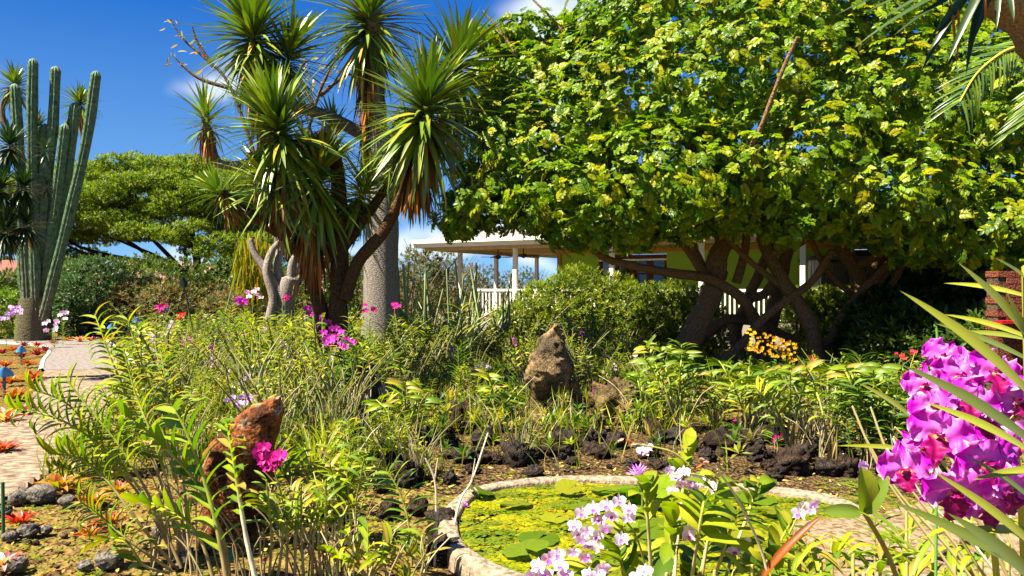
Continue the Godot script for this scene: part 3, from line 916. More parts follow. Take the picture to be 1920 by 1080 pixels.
func sword_tree(o: Node3D, heads: Array, root: Vector3, greens: Array, W: float) -> void:
	var set_g := sword_set(greens, M.sword_leaf, [0.12, 0.35, 0.7, 1.25])
	var k := greens.size()
	var dry := sword_set([lin("b98a3c"), lin("8a5f2e"), lin("c9a24c"), lin("6e4c2c")], M.dry_leaf, [0.2, 0.5])
	var leaves := []
	var skirt := []
	for h in heads:
		var c: Vector3 = at(h.p[0], h.p[1], h.p[2]) - root
		var ax: Vector3 = h.get("axis", Vector3.UP).normalized()
		leaves.append_array(rosette(c, ax, int(h.get("n", 130) * 1.45), h.L, W * h.L, h.get("most", 2.62)))
		if h.get("skirt", 0):
			skirt.append_array(dry_skirt(c - ax * 0.35 * h.L, ax, h.skirt, h.L * 0.75, W * h.L, h.L * h.get("run", 0.7)))
	# the 300 leaves nearest the camera are single leaves, the rest is one mass
	var keyed := []
	for i in leaves.size():
		keyed.append([-(leaves[i][0].origin + root).z + R(0, 0.6), i])
	keyed.sort()
	var rest := []
	var rc := []
	for q in keyed.size():
		var l = leaves[keyed[q][1]]
		if q < 280:
			var old: bool = l[1] > 0.78 and rng.randf() < 0.45 or rng.randf() < 0.03
			part("leaf", pick(dry) if old else set_g[clampi(int(l[1] * 3.0 + R(-0.6, 0.9)), 0, 3) * k + rng.randi() % k], o, l[0])
		else:
			rest.append(l[0])
			rc.append(jit(pick([Color(1, 1, 1), Color(0.8, 0.9, 1), Color(1.3, 1.2, 1)]), 0.2) if rng.randf() > 0.08 else Color(2.2, 1.3, 0.9))
	if rest: many("foliage", set_g[k], rest, rc, o)
	var sx := []
	var sc := []
	for s in skirt:
		sx.append(s[0]); sc.append(jit(pick([Color(1, 1, 1), Color(1.5, 1.2, 0.8), Color(0.6, 0.55, 0.5)]), 0.2))
	if sx: many("dry_skirt", dry[1], sx, sc, o)

func limb_part(o: Node3D, called: String, list, radii, col: Color, root: Vector3, m: Material, sides := 12, rough := 0.2) -> void:
	var w := []
	for a in pp(list): w.append(a - root)
	var s := spline(w, 6)
	var b := MB.new()
	b.tube(s, lerps(radii, len(s)), sides, lerps([col, col], len(s)), 0, rough, noise)
	part(called, b.mesh(m), o)

func make_yuccas() -> void:
	var greens := [Color(0.14, 0.2, 0.02), Color(0.09, 0.16, 0.022), Color(0.24, 0.27, 0.02), Color(0.07, 0.12, 0.022)]
	# front yucca
	var root := at(636, 540, 11.0) * Vector3(1, 0, 1)
	var o := thing("yucca_tree", "branching yucca on slender brown trunks in the orchid bed", "tree", root)
	var br := lin("5f4832")
	limb_part(o, "trunk", [[640, 765, 11.0], [636, 650, 11.0], [634, 560, 11.0], [638, 470, 11.05], [636, 380, 11.1], [628, 300, 11.1], [600, 250, 11.0]], [0.17, 0.125, 0.11, 0.08], br, root, M.bark)
	limb_part(o, "trunk", [[624, 760, 11.1], [612, 650, 11.1], [595, 560, 11.0], [560, 470, 10.9], [505, 425, 10.8], [445, 388, 10.7], [418, 362, 10.7]], [0.13, 0.1, 0.08, 0.06], br, root, M.bark)
	limb_part(o, "branch", [[648, 560, 10.9], [672, 490, 10.8], [715, 440, 10.7], [748, 380, 10.6], [780, 310, 10.5], [800, 250, 10.5]], [0.09, 0.08, 0.08], br, root, M.bark)
	limb_part(o, "branch", [[640, 470, 11.1], [690, 400, 11.2], [730, 340, 11.3], [760, 260, 11.3]], [0.08, 0.07, 0.06], br, root, M.bark)
	limb_part(o, "branch", [[634, 480, 11.0], [590, 400, 10.9], [550, 320, 10.7], [522, 250, 10.6]], [0.1, 0.09, 0.08], br, root, M.bark)
	sword_tree(o, [
		{p = [515, 215, 10.5], L = 1.02, n = 220, axis = Vector3(-0.25, 1, 0.25), skirt = 120, run = 1.2},
		{p = [600, 310, 10.8], L = 0.95, n = 140, axis = Vector3(0.1, 1, 0.1), skirt = 110, run = 0.9},
		{p = [800, 175, 10.4], L = 1.1, n = 250, axis = Vector3(0.15, 1, 0.2), skirt = 110, run = 0.6, most = 2.75},
		{p = [770, 260, 11.2], L = 0.9, n = 90, axis = Vector3(0.1, 1, 0.0)},
		{p = [405, 350, 10.7], L = 0.55, n = 80, axis = Vector3(-0.7, 0.7, 0.1), skirt = 20, run = 0.3},
		{p = [500, 330, 10.5], L = 0.8, n = 90, axis = Vector3(-0.4, 0.8, 0.4), skirt = 40, run = 0.4},
		{p = [690, 340, 11.4], L = 0.75, n = 90, axis = Vector3(0.3, 0.8, -0.2)},
	], root, greens, 0.075)
	# rear yucca on a thick grey trunk
	var root2 := at(714, 540, 14.0) * Vector3(1, 0, 1)
	var o2 := thing("grey_trunk_yucca", "tall yucca with a thick pale grey trunk behind the slender one", "tree", root2)
	limb_part(o2, "trunk", [[712, 720, 14.0], [714, 600, 14.0], [715, 480, 14.0], [718, 360, 14.0], [712, 260, 14.0]], [0.42, 0.33, 0.3, 0.26, 0.2], lin("968f8a"), root2, M.palm_bark, 16, 0.12)
	limb_part(o2, "branch", [[712, 280, 14.0], [702, 160, 13.9], [700, 80, 13.8], [702, 20, 13.8]], [0.18, 0.15, 0.13], lin("8f8072"), root2, M.bark)
	limb_part(o2, "branch", [[712, 270, 14.0], [620, 220, 13.9], [540, 190, 13.8], [490, 120, 13.7], [470, 50, 13.7]], [0.12, 0.1, 0.09], lin("6f6256"), root2, M.bark)
	limb_part(o2, "branch", [[640, 235, 14.0], [520, 290, 14.1], [420, 310, 14.1], [392, 260, 14.0], [384, 205, 14.0]], [0.1, 0.08, 0.07], lin("8f8072"), root2, M.bark)
	limb_part(o2, "branch", [[716, 280, 14.0], [790, 200, 14.0], [850, 120, 14.0]], [0.15, 0.12, 0.1], lin("8f8072"), root2, M.bark)
	sword_tree(o2, [
		{p = [470, 40, 13.7], L = 1.2, n = 220, axis = Vector3(-0.15, 1, 0.1), skirt = 110, run = 0.9},
		{p = [545, 85, 13.9], L = 1.15, n = 130, axis = Vector3(0.3, 1, 0.1), skirt = 90, run = 1.6},
		{p = [690, 10, 13.8], L = 1.25, n = 210, axis = Vector3(0.0, 1, 0.1), skirt = 140, run = 1.9},
		{p = [384, 205, 14.0], L = 0.72, n = 60, axis = Vector3(-0.1, 1, 0.1), skirt = 40, run = 0.5, most = 1.9},
		{p = [860, 100, 14.0], L = 1.25, n = 180, axis = Vector3(0.25, 1, 0.0), skirt = 50, run = 0.8},
		{p = [625, 235, 14.2], L = 0.8, n = 70, axis = Vector3(0.0, 1, 0.2), skirt = 30},
	], root2, greens, 0.066)
	# plumeria: twisted bare grey limbs with a few yellowing leaves high up
	var root3 := at(540, 540, 16.5) * Vector3(1, 0, 1)
	var o3 := thing("plumeria_tree", "bare grey plumeria with forking limbs behind the yucca", "tree", root3)
	var gy := lin("a59c96")
	limb_part(o3, "trunk", [[530, 690, 16.5], [532, 600, 16.5], [536, 555, 16.5], [545, 525, 16.5]], [0.26, 0.2, 0.2], gy, root3, M.palm_bark)
	for l in [[[505, 600, 16.3], [512, 560, 16.3], [500, 510, 16.3], [510, 470, 16.4], [530, 450, 16.5]], [[536, 540, 16.5], [520, 505, 16.5], [524, 470, 16.6], [516, 440, 16.6]], [[545, 530, 16.5], [550, 490, 16.5], [575, 465, 16.5], [600, 430, 16.5]], [[530, 560, 16.4], [505, 515, 16.4], [480, 480, 16.4], [470, 450, 16.4]], [[548, 530, 16.5], [590, 505, 16.6], [615, 510, 16.6]]]:
		limb_part(o3, "branch", l, [0.1, 0.085, 0.055], gy, root3, M.palm_bark, 8)
	for l in [[[520, 450, 16.8], [480, 300, 16.8], [430, 160, 16.8], [385, 110, 16.8], [345, 75, 16.8], [318, 35, 16.8]], [[430, 165, 16.8], [380, 150, 16.8], [350, 130, 16.8], [325, 105, 16.8]], [[400, 125, 16.8], [370, 80, 16.8], [360, 50, 16.8]], [[545, 440, 17], [570, 280, 17], [600, 170, 17], [640, 90, 17], [650, 40, 17]], [[590, 200, 17], [560, 140, 17], [580, 110, 17]], [[600, 180, 17], [650, 140, 17], [670, 150, 17]]]:
		limb_part(o3, "branch", l, [0.05, 0.035, 0.012], lin("6e5e50"), root3, M.bark, 5)
	var ym := []
	for c in [lin("d8a726"), lin("a8952a"), lin("c58a1c"), lin("8e9a2c")]:
		var b := MB.new()
		b.blade(Vector3.ZERO, Vector3.FORWARD, Vector3.UP, 1.0, 1.0, 0.5, 0.06, 3, c * 1.1, c, c, 0)
		ym.append(b.mesh(M.leaf))
	for q in [[345, 75], [320, 45], [355, 130], [365, 90], [330, 108], [600, 115], [620, 130], [645, 95], [575, 120], [655, 140], [590, 150], [560, 145]]:
		for i in 6:
			var p := at(q[0] + R(-14, 14), q[1] + R(-12, 12), 16.8) - root3
			part("leaf", pick(ym), o3, aim(rdir() + Vector3(0, -0.4, 0), p, R(0.12, 0.24), R(0.04, 0.07), rdir()))
	# golden weeping plant hanging beside it
	var o4 := thing("golden_weeping_plant", "plant with hanging curtains of golden green strands beside the plumeria", "plant", at(472, 540, 18.5) * Vector3(1, 0, 1))
	var gl := MB.new()
	gl.blade(Vector3.ZERO, Vector3.FORWARD, Vector3.UP, 1.0, 1.0, 0.25, 0.01, 3, Color(1, 1, 1), Color(1, 1, 1), Color(0.9, 0.9, 0.9), 1)
	var glm := gl.mesh(M.leaf)
	var xs := []
	var cs := []
	for q in [[455, 455], [475, 445], [495, 460], [450, 490], [480, 485], [500, 500], [462, 510], [488, 520]]:
		for i in 60:
			var p := at(q[0] + R(-12, 12), q[1] + R(-10, 14), 18.5 + R(-0.3, 0.3)) - o4.position
			xs.append(aim(Vector3(R(-0.25, 0.25), -1, R(-0.25, 0.25)), p, R(0.4, 0.8), R(0.03, 0.05), rdir()))
			cs.append(jit(pick([Color(0.42, 0.32, 0.01), Color(0.3, 0.3, 0.012), Color(0.18, 0.24, 0.015), Color(0.45, 0.26, 0.01)]), 0.15))
	many("foliage", glm, xs, cs, o4)
	limb_part(o4, "stem", [[478, 680, 18.5], [474, 600, 18.5], [478, 520, 18.5], [474, 445, 18.5]], [0.1, 0.08, 0.05], lin("6b5a44"), o4.position, M.bark, 8)
	# dragon tree at the left edge before the cactus, shade painted into its leaves
	var root5 := at(-40, 540, 13.5) * Vector3(1, 0, 1)
	var o5 := thing("dragon_tree", "dragon tree with shade painted into its leaf colour in front of the cactus", "tree", root5)
	limb_part(o5, "trunk", [[-45, 735, 13.5], [-40, 600, 13.5], [-35, 500, 13.5], [-20, 420, 13.5]], [0.2, 0.15, 0.12], lin("6f6257"), root5, M.bark)
	for l in [[[-25, 440, 13.5], [10, 400, 13.4], [35, 370, 13.4]], [[-25, 440, 13.5], [-5, 350, 13.5], [10, 290, 13.5]], [[-30, 460, 13.5], [20, 450, 13.3], [40, 430, 13.3]]]:
		limb_part(o5, "branch", l, [0.07, 0.05], lin("6f6257"), root5, M.bark, 8)
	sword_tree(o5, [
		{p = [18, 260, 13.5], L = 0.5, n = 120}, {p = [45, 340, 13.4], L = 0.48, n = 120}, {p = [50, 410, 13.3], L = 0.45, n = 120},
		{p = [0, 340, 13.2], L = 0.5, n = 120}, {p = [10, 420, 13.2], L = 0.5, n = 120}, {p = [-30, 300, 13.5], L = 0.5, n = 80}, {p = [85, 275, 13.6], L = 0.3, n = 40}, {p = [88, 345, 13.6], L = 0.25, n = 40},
	], root5, [Color(0.03, 0.06, 0.02), Color(0.02, 0.045, 0.018), Color(0.045, 0.075, 0.03)], 0.085)  # leaf greens darkened to imitate the shade on this tree
	# another yucca behind the cactus
	var root6 := at(60, 540, 29) * Vector3(1, 0, 1)
	var o6 := thing("distant_yucca", "small-headed yucca rising behind the cactus columns", "tree", root6)
	limb_part(o6, "trunk", [[60, 625, 29], [62, 480, 29], [60, 350, 29], [70, 250, 29]], [0.25, 0.2, 0.15], lin("7d6e60"), root6, M.bark)
	limb_part(o6, "branch", [[62, 330, 29], [15, 250, 29], [5, 200, 29], [28, 160, 29]], [0.12, 0.08], lin("7d6e60"), root6, M.bark, 7)
	limb_part(o6, "branch", [[70, 270, 29], [120, 240, 29], [150, 190, 29]], [0.12, 0.08], lin("7d6e60"), root6, M.bark, 7)
	sword_tree(o6, [{p = [28, 150, 29], L = 0.95, n = 120, skirt = 20}, {p = [150, 185, 29], L = 0.95, n = 120, skirt = 20}, {p = [70, 230, 29], L = 0.8, n = 80}], root6, greens, 0.08)

# ------------------------------------------------------------------ cactus
func make_cactus() -> void:
	var root := at(66, 540, 24) * Vector3(1, 0, 1)
	var o := thing("columnar_cactus", "tall many-columned cactus beside the grey path", "cactus", root)
	var g := lin("5c7a56")
	var i := 0
	for l in [
		[[62, 118], [60, 250], [62, 400], [66, 520], [68, 590]],
		[[104, 132], [99, 240], [86, 360], [78, 480], [72, 590]],
		[[141, 200], [127, 320], [106, 430], [86, 540], [74, 600]],
		[[180, 141], [161, 270], [126, 420], [96, 540], [80, 600]],
		[[122, 240], [110, 340], [94, 460], [80, 560]],
		[[42, 430], [42, 500], [48, 560], [56, 610]],
		[[28, 165], [36, 290], [44, 430], [54, 590]],
		[[84, 240], [80, 330], [74, 450], [70, 580]]]:
		var w := []
		l.reverse()
		for a in l: w.append(at(a[0], a[1], 24.0 + 0.22 * (i % 3 - 1)) - root)
		var s := spline(w, 8)
		var k := len(s)
		s.append(s[k - 1] + (s[k - 1] - s[k - 2]).normalized() * 0.09)
		var rad := []
		for q in k: rad.append(0.165 - 0.02 * absf(sin(q * 0.35 + i)))
		rad.append(0.09)
		var b := MB.new()
		b.tube(s, rad, 40, lerps([lin("77705a"), g, g, g * 1.1], k + 1), 10)
		b.smooth()
		part("column", b.mesh(M.cactus), o)
		# pale spine lines on the ribs, seen as light stripes
		var sp := MB.new()
		for q in range(2, k, 2):
			var t: Vector3 = (s[q] - s[q - 1]).normalized()
			var e1 := t.cross(Vector3(0.13, 0.2, 1).normalized()).normalized()
			var e2 := t.cross(e1)
			for r in 10:
				var a := TAU * r / 10.0
				var d := e1 * cos(a) + e2 * sin(a)
				for u in 3:
					sp.blade(s[q] + d * (rad[q] - 0.01), d + t * (u - 1) * 0.8, t, 0.06, 0.012, 0.0, 0.0, 1, lin("d9cda8"), lin("d9cda8"), lin("d9cda8"), 3)
		tag(part("spines", sp.mesh(M.dry_leaf), o), "", "", "", "stuff")
		i += 1
	limb_part(o, "trunk", [[62, 640, 24], [64, 600, 24], [68, 560, 24]], [0.5, 0.46, 0.4], lin("6d6650"), root, M.bark, 14)

# ------------------------------------------------------------------ pond
func pond_outline() -> Array:
	var a := [[-0.40, -5.42], [-0.243, -5.95], [0.17, -6.22], [0.7, -6.3], [1.3, -6.18], [1.9, -5.98], [2.3, -5.7], [2.3, -5.2], [1.95, -4.85], [1.8, -4.4], [1.5, -4.05], [1.0, -3.85], [0.5, -3.9], [0.07, -4.10], [-0.24, -4.48], [-0.38, -4.88]]
	var o := []
	var k := len(a)
	for i in k:
		for s in 6:
			var q := []
			for j in [-1, 0, 1, 2]:
				var e = a[(i + j + k) % k]
				q.append(Vector3(e[0], 0, e[1]))
			o.append((q[1] as Vector3).cubic_interpolate(q[2], q[0], q[3], s / 6.0))
	return o

func inside(p: Vector3, poly: Array) -> bool:
	var r := false
	var j := len(poly) - 1
	for i in len(poly):
		if (poly[i].z > p.z) != (poly[j].z > p.z) and p.x < (poly[j].x - poly[i].x) * (p.z - poly[i].z) / (poly[j].z - poly[i].z) + poly[i].x:
			r = not r
		j = i
	return r

var pond_line := []

func make_pond() -> void:
	pond_line = pond_outline()
	var k := len(pond_line)
	var mid := Vector3(0.95, 0, -5.05)
	var o := thing("garden_pond", "kidney-shaped garden pond with a raised pale concrete rim", "pond", mid)
	var b := MB.new()
	var prof := [[-0.075, -0.05], [-0.07, 0.06], [-0.058, 0.088], [-0.035, 0.1], [0.025, 0.098], [0.048, 0.09], [0.058, 0.075], [0.062, 0.0]]
	for i in k:
		var p: Vector3 = pond_line[i]
		var t: Vector3 = (pond_line[(i + 1) % k] - pond_line[(i + k - 1) % k]).normalized()
		var nn := Vector3(t.z, 0, -t.x)
		if nn.dot(mid - p) < 0: nn = -nn
		for q in prof:
			var h: float = q[1] + 0.006 * noise.get_noise_3dv(p * 90.0 + Vector3(q[0], 0, 0) * 300.0)
			b.vert(p - mid + nn * (q[0] + 0.008 * noise.get_noise_2d(p.x * 70, p.z * 70)) + Vector3(0, h, 0), Vector3.UP, Color(1, 1, 1))
	var m := len(prof)
	for i in k:
		var j := (i + 1) % k
		for q in m - 1:
			b.quad(i * m + q, j * m + q, j * m + q + 1, i * m + q + 1)
	b.smooth()
	b.upward()
	part("rim", b.mesh(M.concrete), o)
	var wb := MB.new()
	var c := wb.vert(Vector3(0.9, 0.045, -5.05), Vector3.UP, Color(1, 1, 1))
	for p in pond_line: wb.vert(p + Vector3(0, 0.045, 0), Vector3.UP, Color(1, 1, 1))
	for i in k: wb.tri(c, 1 + i, 1 + (i + 1) % k)
	tag(part("water", wb.mesh(M.water), self), "dark still pond water under the floating weed", "water", "", "structure")
	# floating weed
	var db := MB.new()
	var dc := db.vert(Vector3.ZERO, Vector3.UP, Color(1, 1, 1))
	for i in 7:
		var a := TAU * i / 7
		db.vert(Vector3(cos(a), 0.0, sin(a)) * R(0.7, 1.05) + Vector3(0, R(-0.05, 0.12), 0), Vector3(cos(a) * 0.2, 1, sin(a) * 0.2).normalized(), Color(0.9, 0.9, 0.9))
	for i in 7: db.tri(dc, 1 + i, 1 + (i + 1) % 7)
	var dm := db.mesh(M.leaf)
	var xs := []
	var cs := []
	while xs.size() < 42000:
		var p := Vector3(R(-0.5, 2.5), 0, R(-6.4, -3.8))
		if not inside(p, pond_line): continue
		var g := noise.get_noise_2d(p.x * 45.0, p.z * 70.0)
		if g < -0.3 and rng.randf() < 0.8: continue
		var s := R(0.008, 0.026)
		xs.append(Transform3D(Basis.from_euler(Vector3(R(-0.2, 0.2), R(0, TAU), R(-0.2, 0.2))).scaled(Vector3.ONE * s), Vector3(p.x, 0.052 + R(0, 0.008) + maxf(0, g) * 0.012, p.z)))
		var tone := noise.get_noise_2d(p.x * 30.0 + 90, p.z * 60.0)
		cs.append(jit(Color(0.38, 0.37, 0.006).lerp(Color(0.15, 0.22, 0.01), clampf(0.5 + tone * 1.6, 0, 1)) if rng.randf() > 0.05 else Color(0.36, 0.22, 0.015), 0.22))
	var weed := many("floating_weed", dm, xs, cs, self)
	tag(weed, "yellow-green mat of tiny floating weed covering the pond", "pond weed", "", "stuff")
	# lily pads
	var i := 0
	for q in [[965, 950, 0.12, 0.1], [1065, 928, 0.1, 0.35], [1150, 925, 0.17, 0.15], [1175, 940, 0.19, 0.3], [1240, 935, 0.16, 0.4], [1010, 1015, 0.13, 0.05], [985, 1040, 0.14, 0.2], [900, 935, 0.1, 0.3], [1100, 955, 0.12, 0.05], [1120, 1000, 0.15, 0.06], [1300, 950, 0.17, 0.12], [1330, 970, 0.17, 0.2], [1420, 940, 0.14, 0.05], [1230, 1000, 0.17, 0.1], [1370, 1010, 0.18, 0.15], [1040, 975, 0.1, 0.05], [1460, 965, 0.15, 0.1], [1190, 965, 0.13, 0.1]]:
		var p := ground_at(q[0], q[1], 0.06)
		var raised: bool = q[3] > 0.25
		var l := thing("lily_pad", "round notched green lily pad %s on the weedy pond" % ["lying flat", "lifted clear"][int(raised)], "lily pad", p, R(0, TAU), "lily pads on the pond")
		var lb := MB.new()
		var col: Color = jit(pick([Color(0.1, 0.17, 0.01), Color(0.16, 0.22, 0.01), Color(0.24, 0.26, 0.015)]), 0.2)
		var tilt := Basis(Vector3(1, 0, 0.4).normalized(), q[3])
		var rise := Vector3(0, q[3] * q[2] + 0.012, 0)
		var cc := lb.vert(rise + Vector3(0, -0.004, 0), Vector3.UP, col * 1.2)
		for s in 19:
			var a := lerpf(0.18, TAU - 0.18, s / 18.0)
			for rr in [0.55, 1.0]:
				var pt: Vector3 = Vector3(cos(a), 0, sin(a)) * q[2] * rr * (1.0 + 0.03 * sin(s * 2.7))
				pt.y = 0.006 * sin(s * 1.9) * rr + (0.02 * rr * rr if raised else 0.0)
				lb.vert(tilt * pt + rise, tilt * Vector3.UP, col * (1.0 + 0.15 * (s % 2)))
		for s in 18:
			lb.tri(cc, 1 + s * 2, 3 + s * 2)
			lb.quad(1 + s * 2, 2 + s * 2, 4 + s * 2, 3 + s * 2)
		part("pad", lb.mesh(M.glossy_leaf), l)
		if raised:
			var st := MB.new()
			st.tube([Vector3(0, -0.03, 0), rise + Vector3(0, -0.008, 0)], [0.007, 0.006], 6, [col, col])
			part("stem", st.mesh(M.cane), l)
		i += 1
	# water lily in flower and a bud beside it
	for q in [[1202, 968, 893, 1], [1221, 968, 912, 0], [868, 958, 953, 2]]:
		var foot := ground_at(q[0], q[1], 0.04)
		var d := -foot.z
		var hh: float = at(q[0], q[2], d).y
		var fl := thing("water_lily", ["closed green water lily bud on an upright stem", "spiky lavender-pink water lily standing on a tall stem", "small magenta lily bloom floating at the pond rim"][q[3]], "flower", foot)
		var head := Vector3(-0.02 if q[3] == 1 else 0.0, hh - 0.04, 0)
		var st := MB.new()
		var gcol := Color(0.12, 0.16, 0.02)
		st.tube(spline([Vector3(0, -0.02, 0), Vector3(0.01, head.y * 0.5, 0), head], 3), lerps([0.009, 0.007], 7), 6, lerps([gcol, gcol], 7))
		part("stem", st.mesh(M.cane), fl)
		if q[3] == 0:
			for s in 4:
				var pb := MB.new()
				pb.blade(head, Vector3(0.12 * cos(s * 1.57), 1, 0.12 * sin(s * 1.57)), Vector3(-cos(s * 1.57), 0, -sin(s * 1.57)), 0.1, 0.035, -0.3, 0.4, 4, gcol, gcol, Color(0.2, 0.1, 0.12), 0)
				part("sepal", pb.mesh(M.leaf), fl)
		else:
			var L := 0.1 if q[3] == 1 else 0.05
			for ring in 3:
				for s in 8:
					var a := TAU * (s + ring * 0.35) / 8.0
					var el := 0.35 + ring * 0.38
					var pb := MB.new()
					var dir := Vector3(cos(a) * cos(el), sin(el), sin(a) * cos(el))
					var pc := jit(lin("c86ad8"), 0.15)
					pb.blade(head, dir, Vector3(-cos(a) * sin(el), cos(el), -sin(a) * sin(el)), L * R(0.9, 1.05), 0.024, 0.15, 0.4, 4, lin("f0c8f0"), pc, lin("b040c8"), 0)
					part("petal", pb.mesh(M.petal), fl)
			var yb := MB.new()
			for s in 12:
				yb.blade(head, Vector3(R(-0.4, 0.4), 1, R(-0.4, 0.4)), Vector3.RIGHT, 0.03, 0.005, 0, 0, 1, lin("e8b820"), lin("e8b820"), lin("e8b820"), 1)
			tag(part("stamens", yb.mesh(M.petal), fl), "", "", "", "stuff")

# ------------------------------------------------------------------ rocks
# sections: [centre, rx, rz]; a closed displaced loft
func loft(b: MB, sections: Array, per: int, sides: int, amp: float, nf: float, colour: Callable) -> void:
	var cs := []
	for s in sections: cs.append(s[0])
	var pts := spline(cs, per)
	var rx := []
	var rz := []
	for s in sections: rx.append(s[1]); rz.append(s[2])
	rx = lerps(rx, len(pts)); rz = lerps(rz, len(pts))
	var first := b.v.size()
	for i in len(pts):
		for j in sides:
			var a := TAU * j / sides
			var q := Vector3(cos(a) * rx[i], 0, sin(a) * rz[i])
			var p: Vector3 = pts[i] + q
			var nz := noise.get_noise_3dv(p * nf) + 0.6 * noise.get_noise_3dv(p * nf * 2.3) + 0.35 * absf(noise.get_noise_3dv(p * nf * 5.0))
			nz += 0.55 * facets.get_noise_3dv(p * nf * 0.45)
			p += q.normalized() * amp * nz + Vector3(0, amp * 0.5 * noise.get_noise_3dv(p * nf + Vector3(50, 0, 0)), 0)
			b.vert(p, Vector3.UP, colour.call(p))
	for i in len(pts) - 1:
		for j in sides:
			var a := first + i * sides + j
			var c := first + i * sides + (j + 1) % sides
			b.quad(a, a + sides, c + sides, c)
	for e in [0, len(pts) - 1]:
		var t := b.vert(pts[e], Vector3.UP, colour.call(pts[e]))
		for j in sides:
			b.tri(first + e * sides + j, first + e * sides + (j + 1) % sides, t)

func pebble_mesh(seed_: int, amp: float, nf: float, m: Material, cols: Array, rows := 10, sides := 14) -> ArrayMesh:
	var b := MB.new()
	var off := Vector3(seed_ * 17.3, seed_ * 5.1, 0)
	for i in rows + 1:
		var th := PI * i / rows
		for j in sides:
			var a := TAU * j / sides
			var d := Vector3(sin(th) * cos(a), cos(th), sin(th) * sin(a))
			var r := 1.0 + amp * (0.8 * facets.get_noise_3dv(d * nf * 0.6 + off) + 0.25 + noise.get_noise_3dv(d * nf + off) + 0.5 * noise.get_noise_3dv(d * nf * 2.5 + off) + 0.3 * noise.get_noise_3dv(d * nf * 6.0 + off))
			b.vert(d * r, d, jit((cols[0] as Color).lerp(cols[1], clampf(0.5 + 1.5 * noise.get_noise_3dv(d * nf * 1.5 - off), 0, 1)), 0.08))
	for i in rows:
		for j in sides:
			b.quad(i * sides + j, i * sides + (j + 1) % sides, (i + 1) * sides + (j + 1) % sides, (i + 1) * sides + j)
	b.smooth()
	b.outward()
	return b.mesh(m)

var facets := FastNoiseLite.new()
var blocked := []      # [point, radius] where no scattered plant may stand

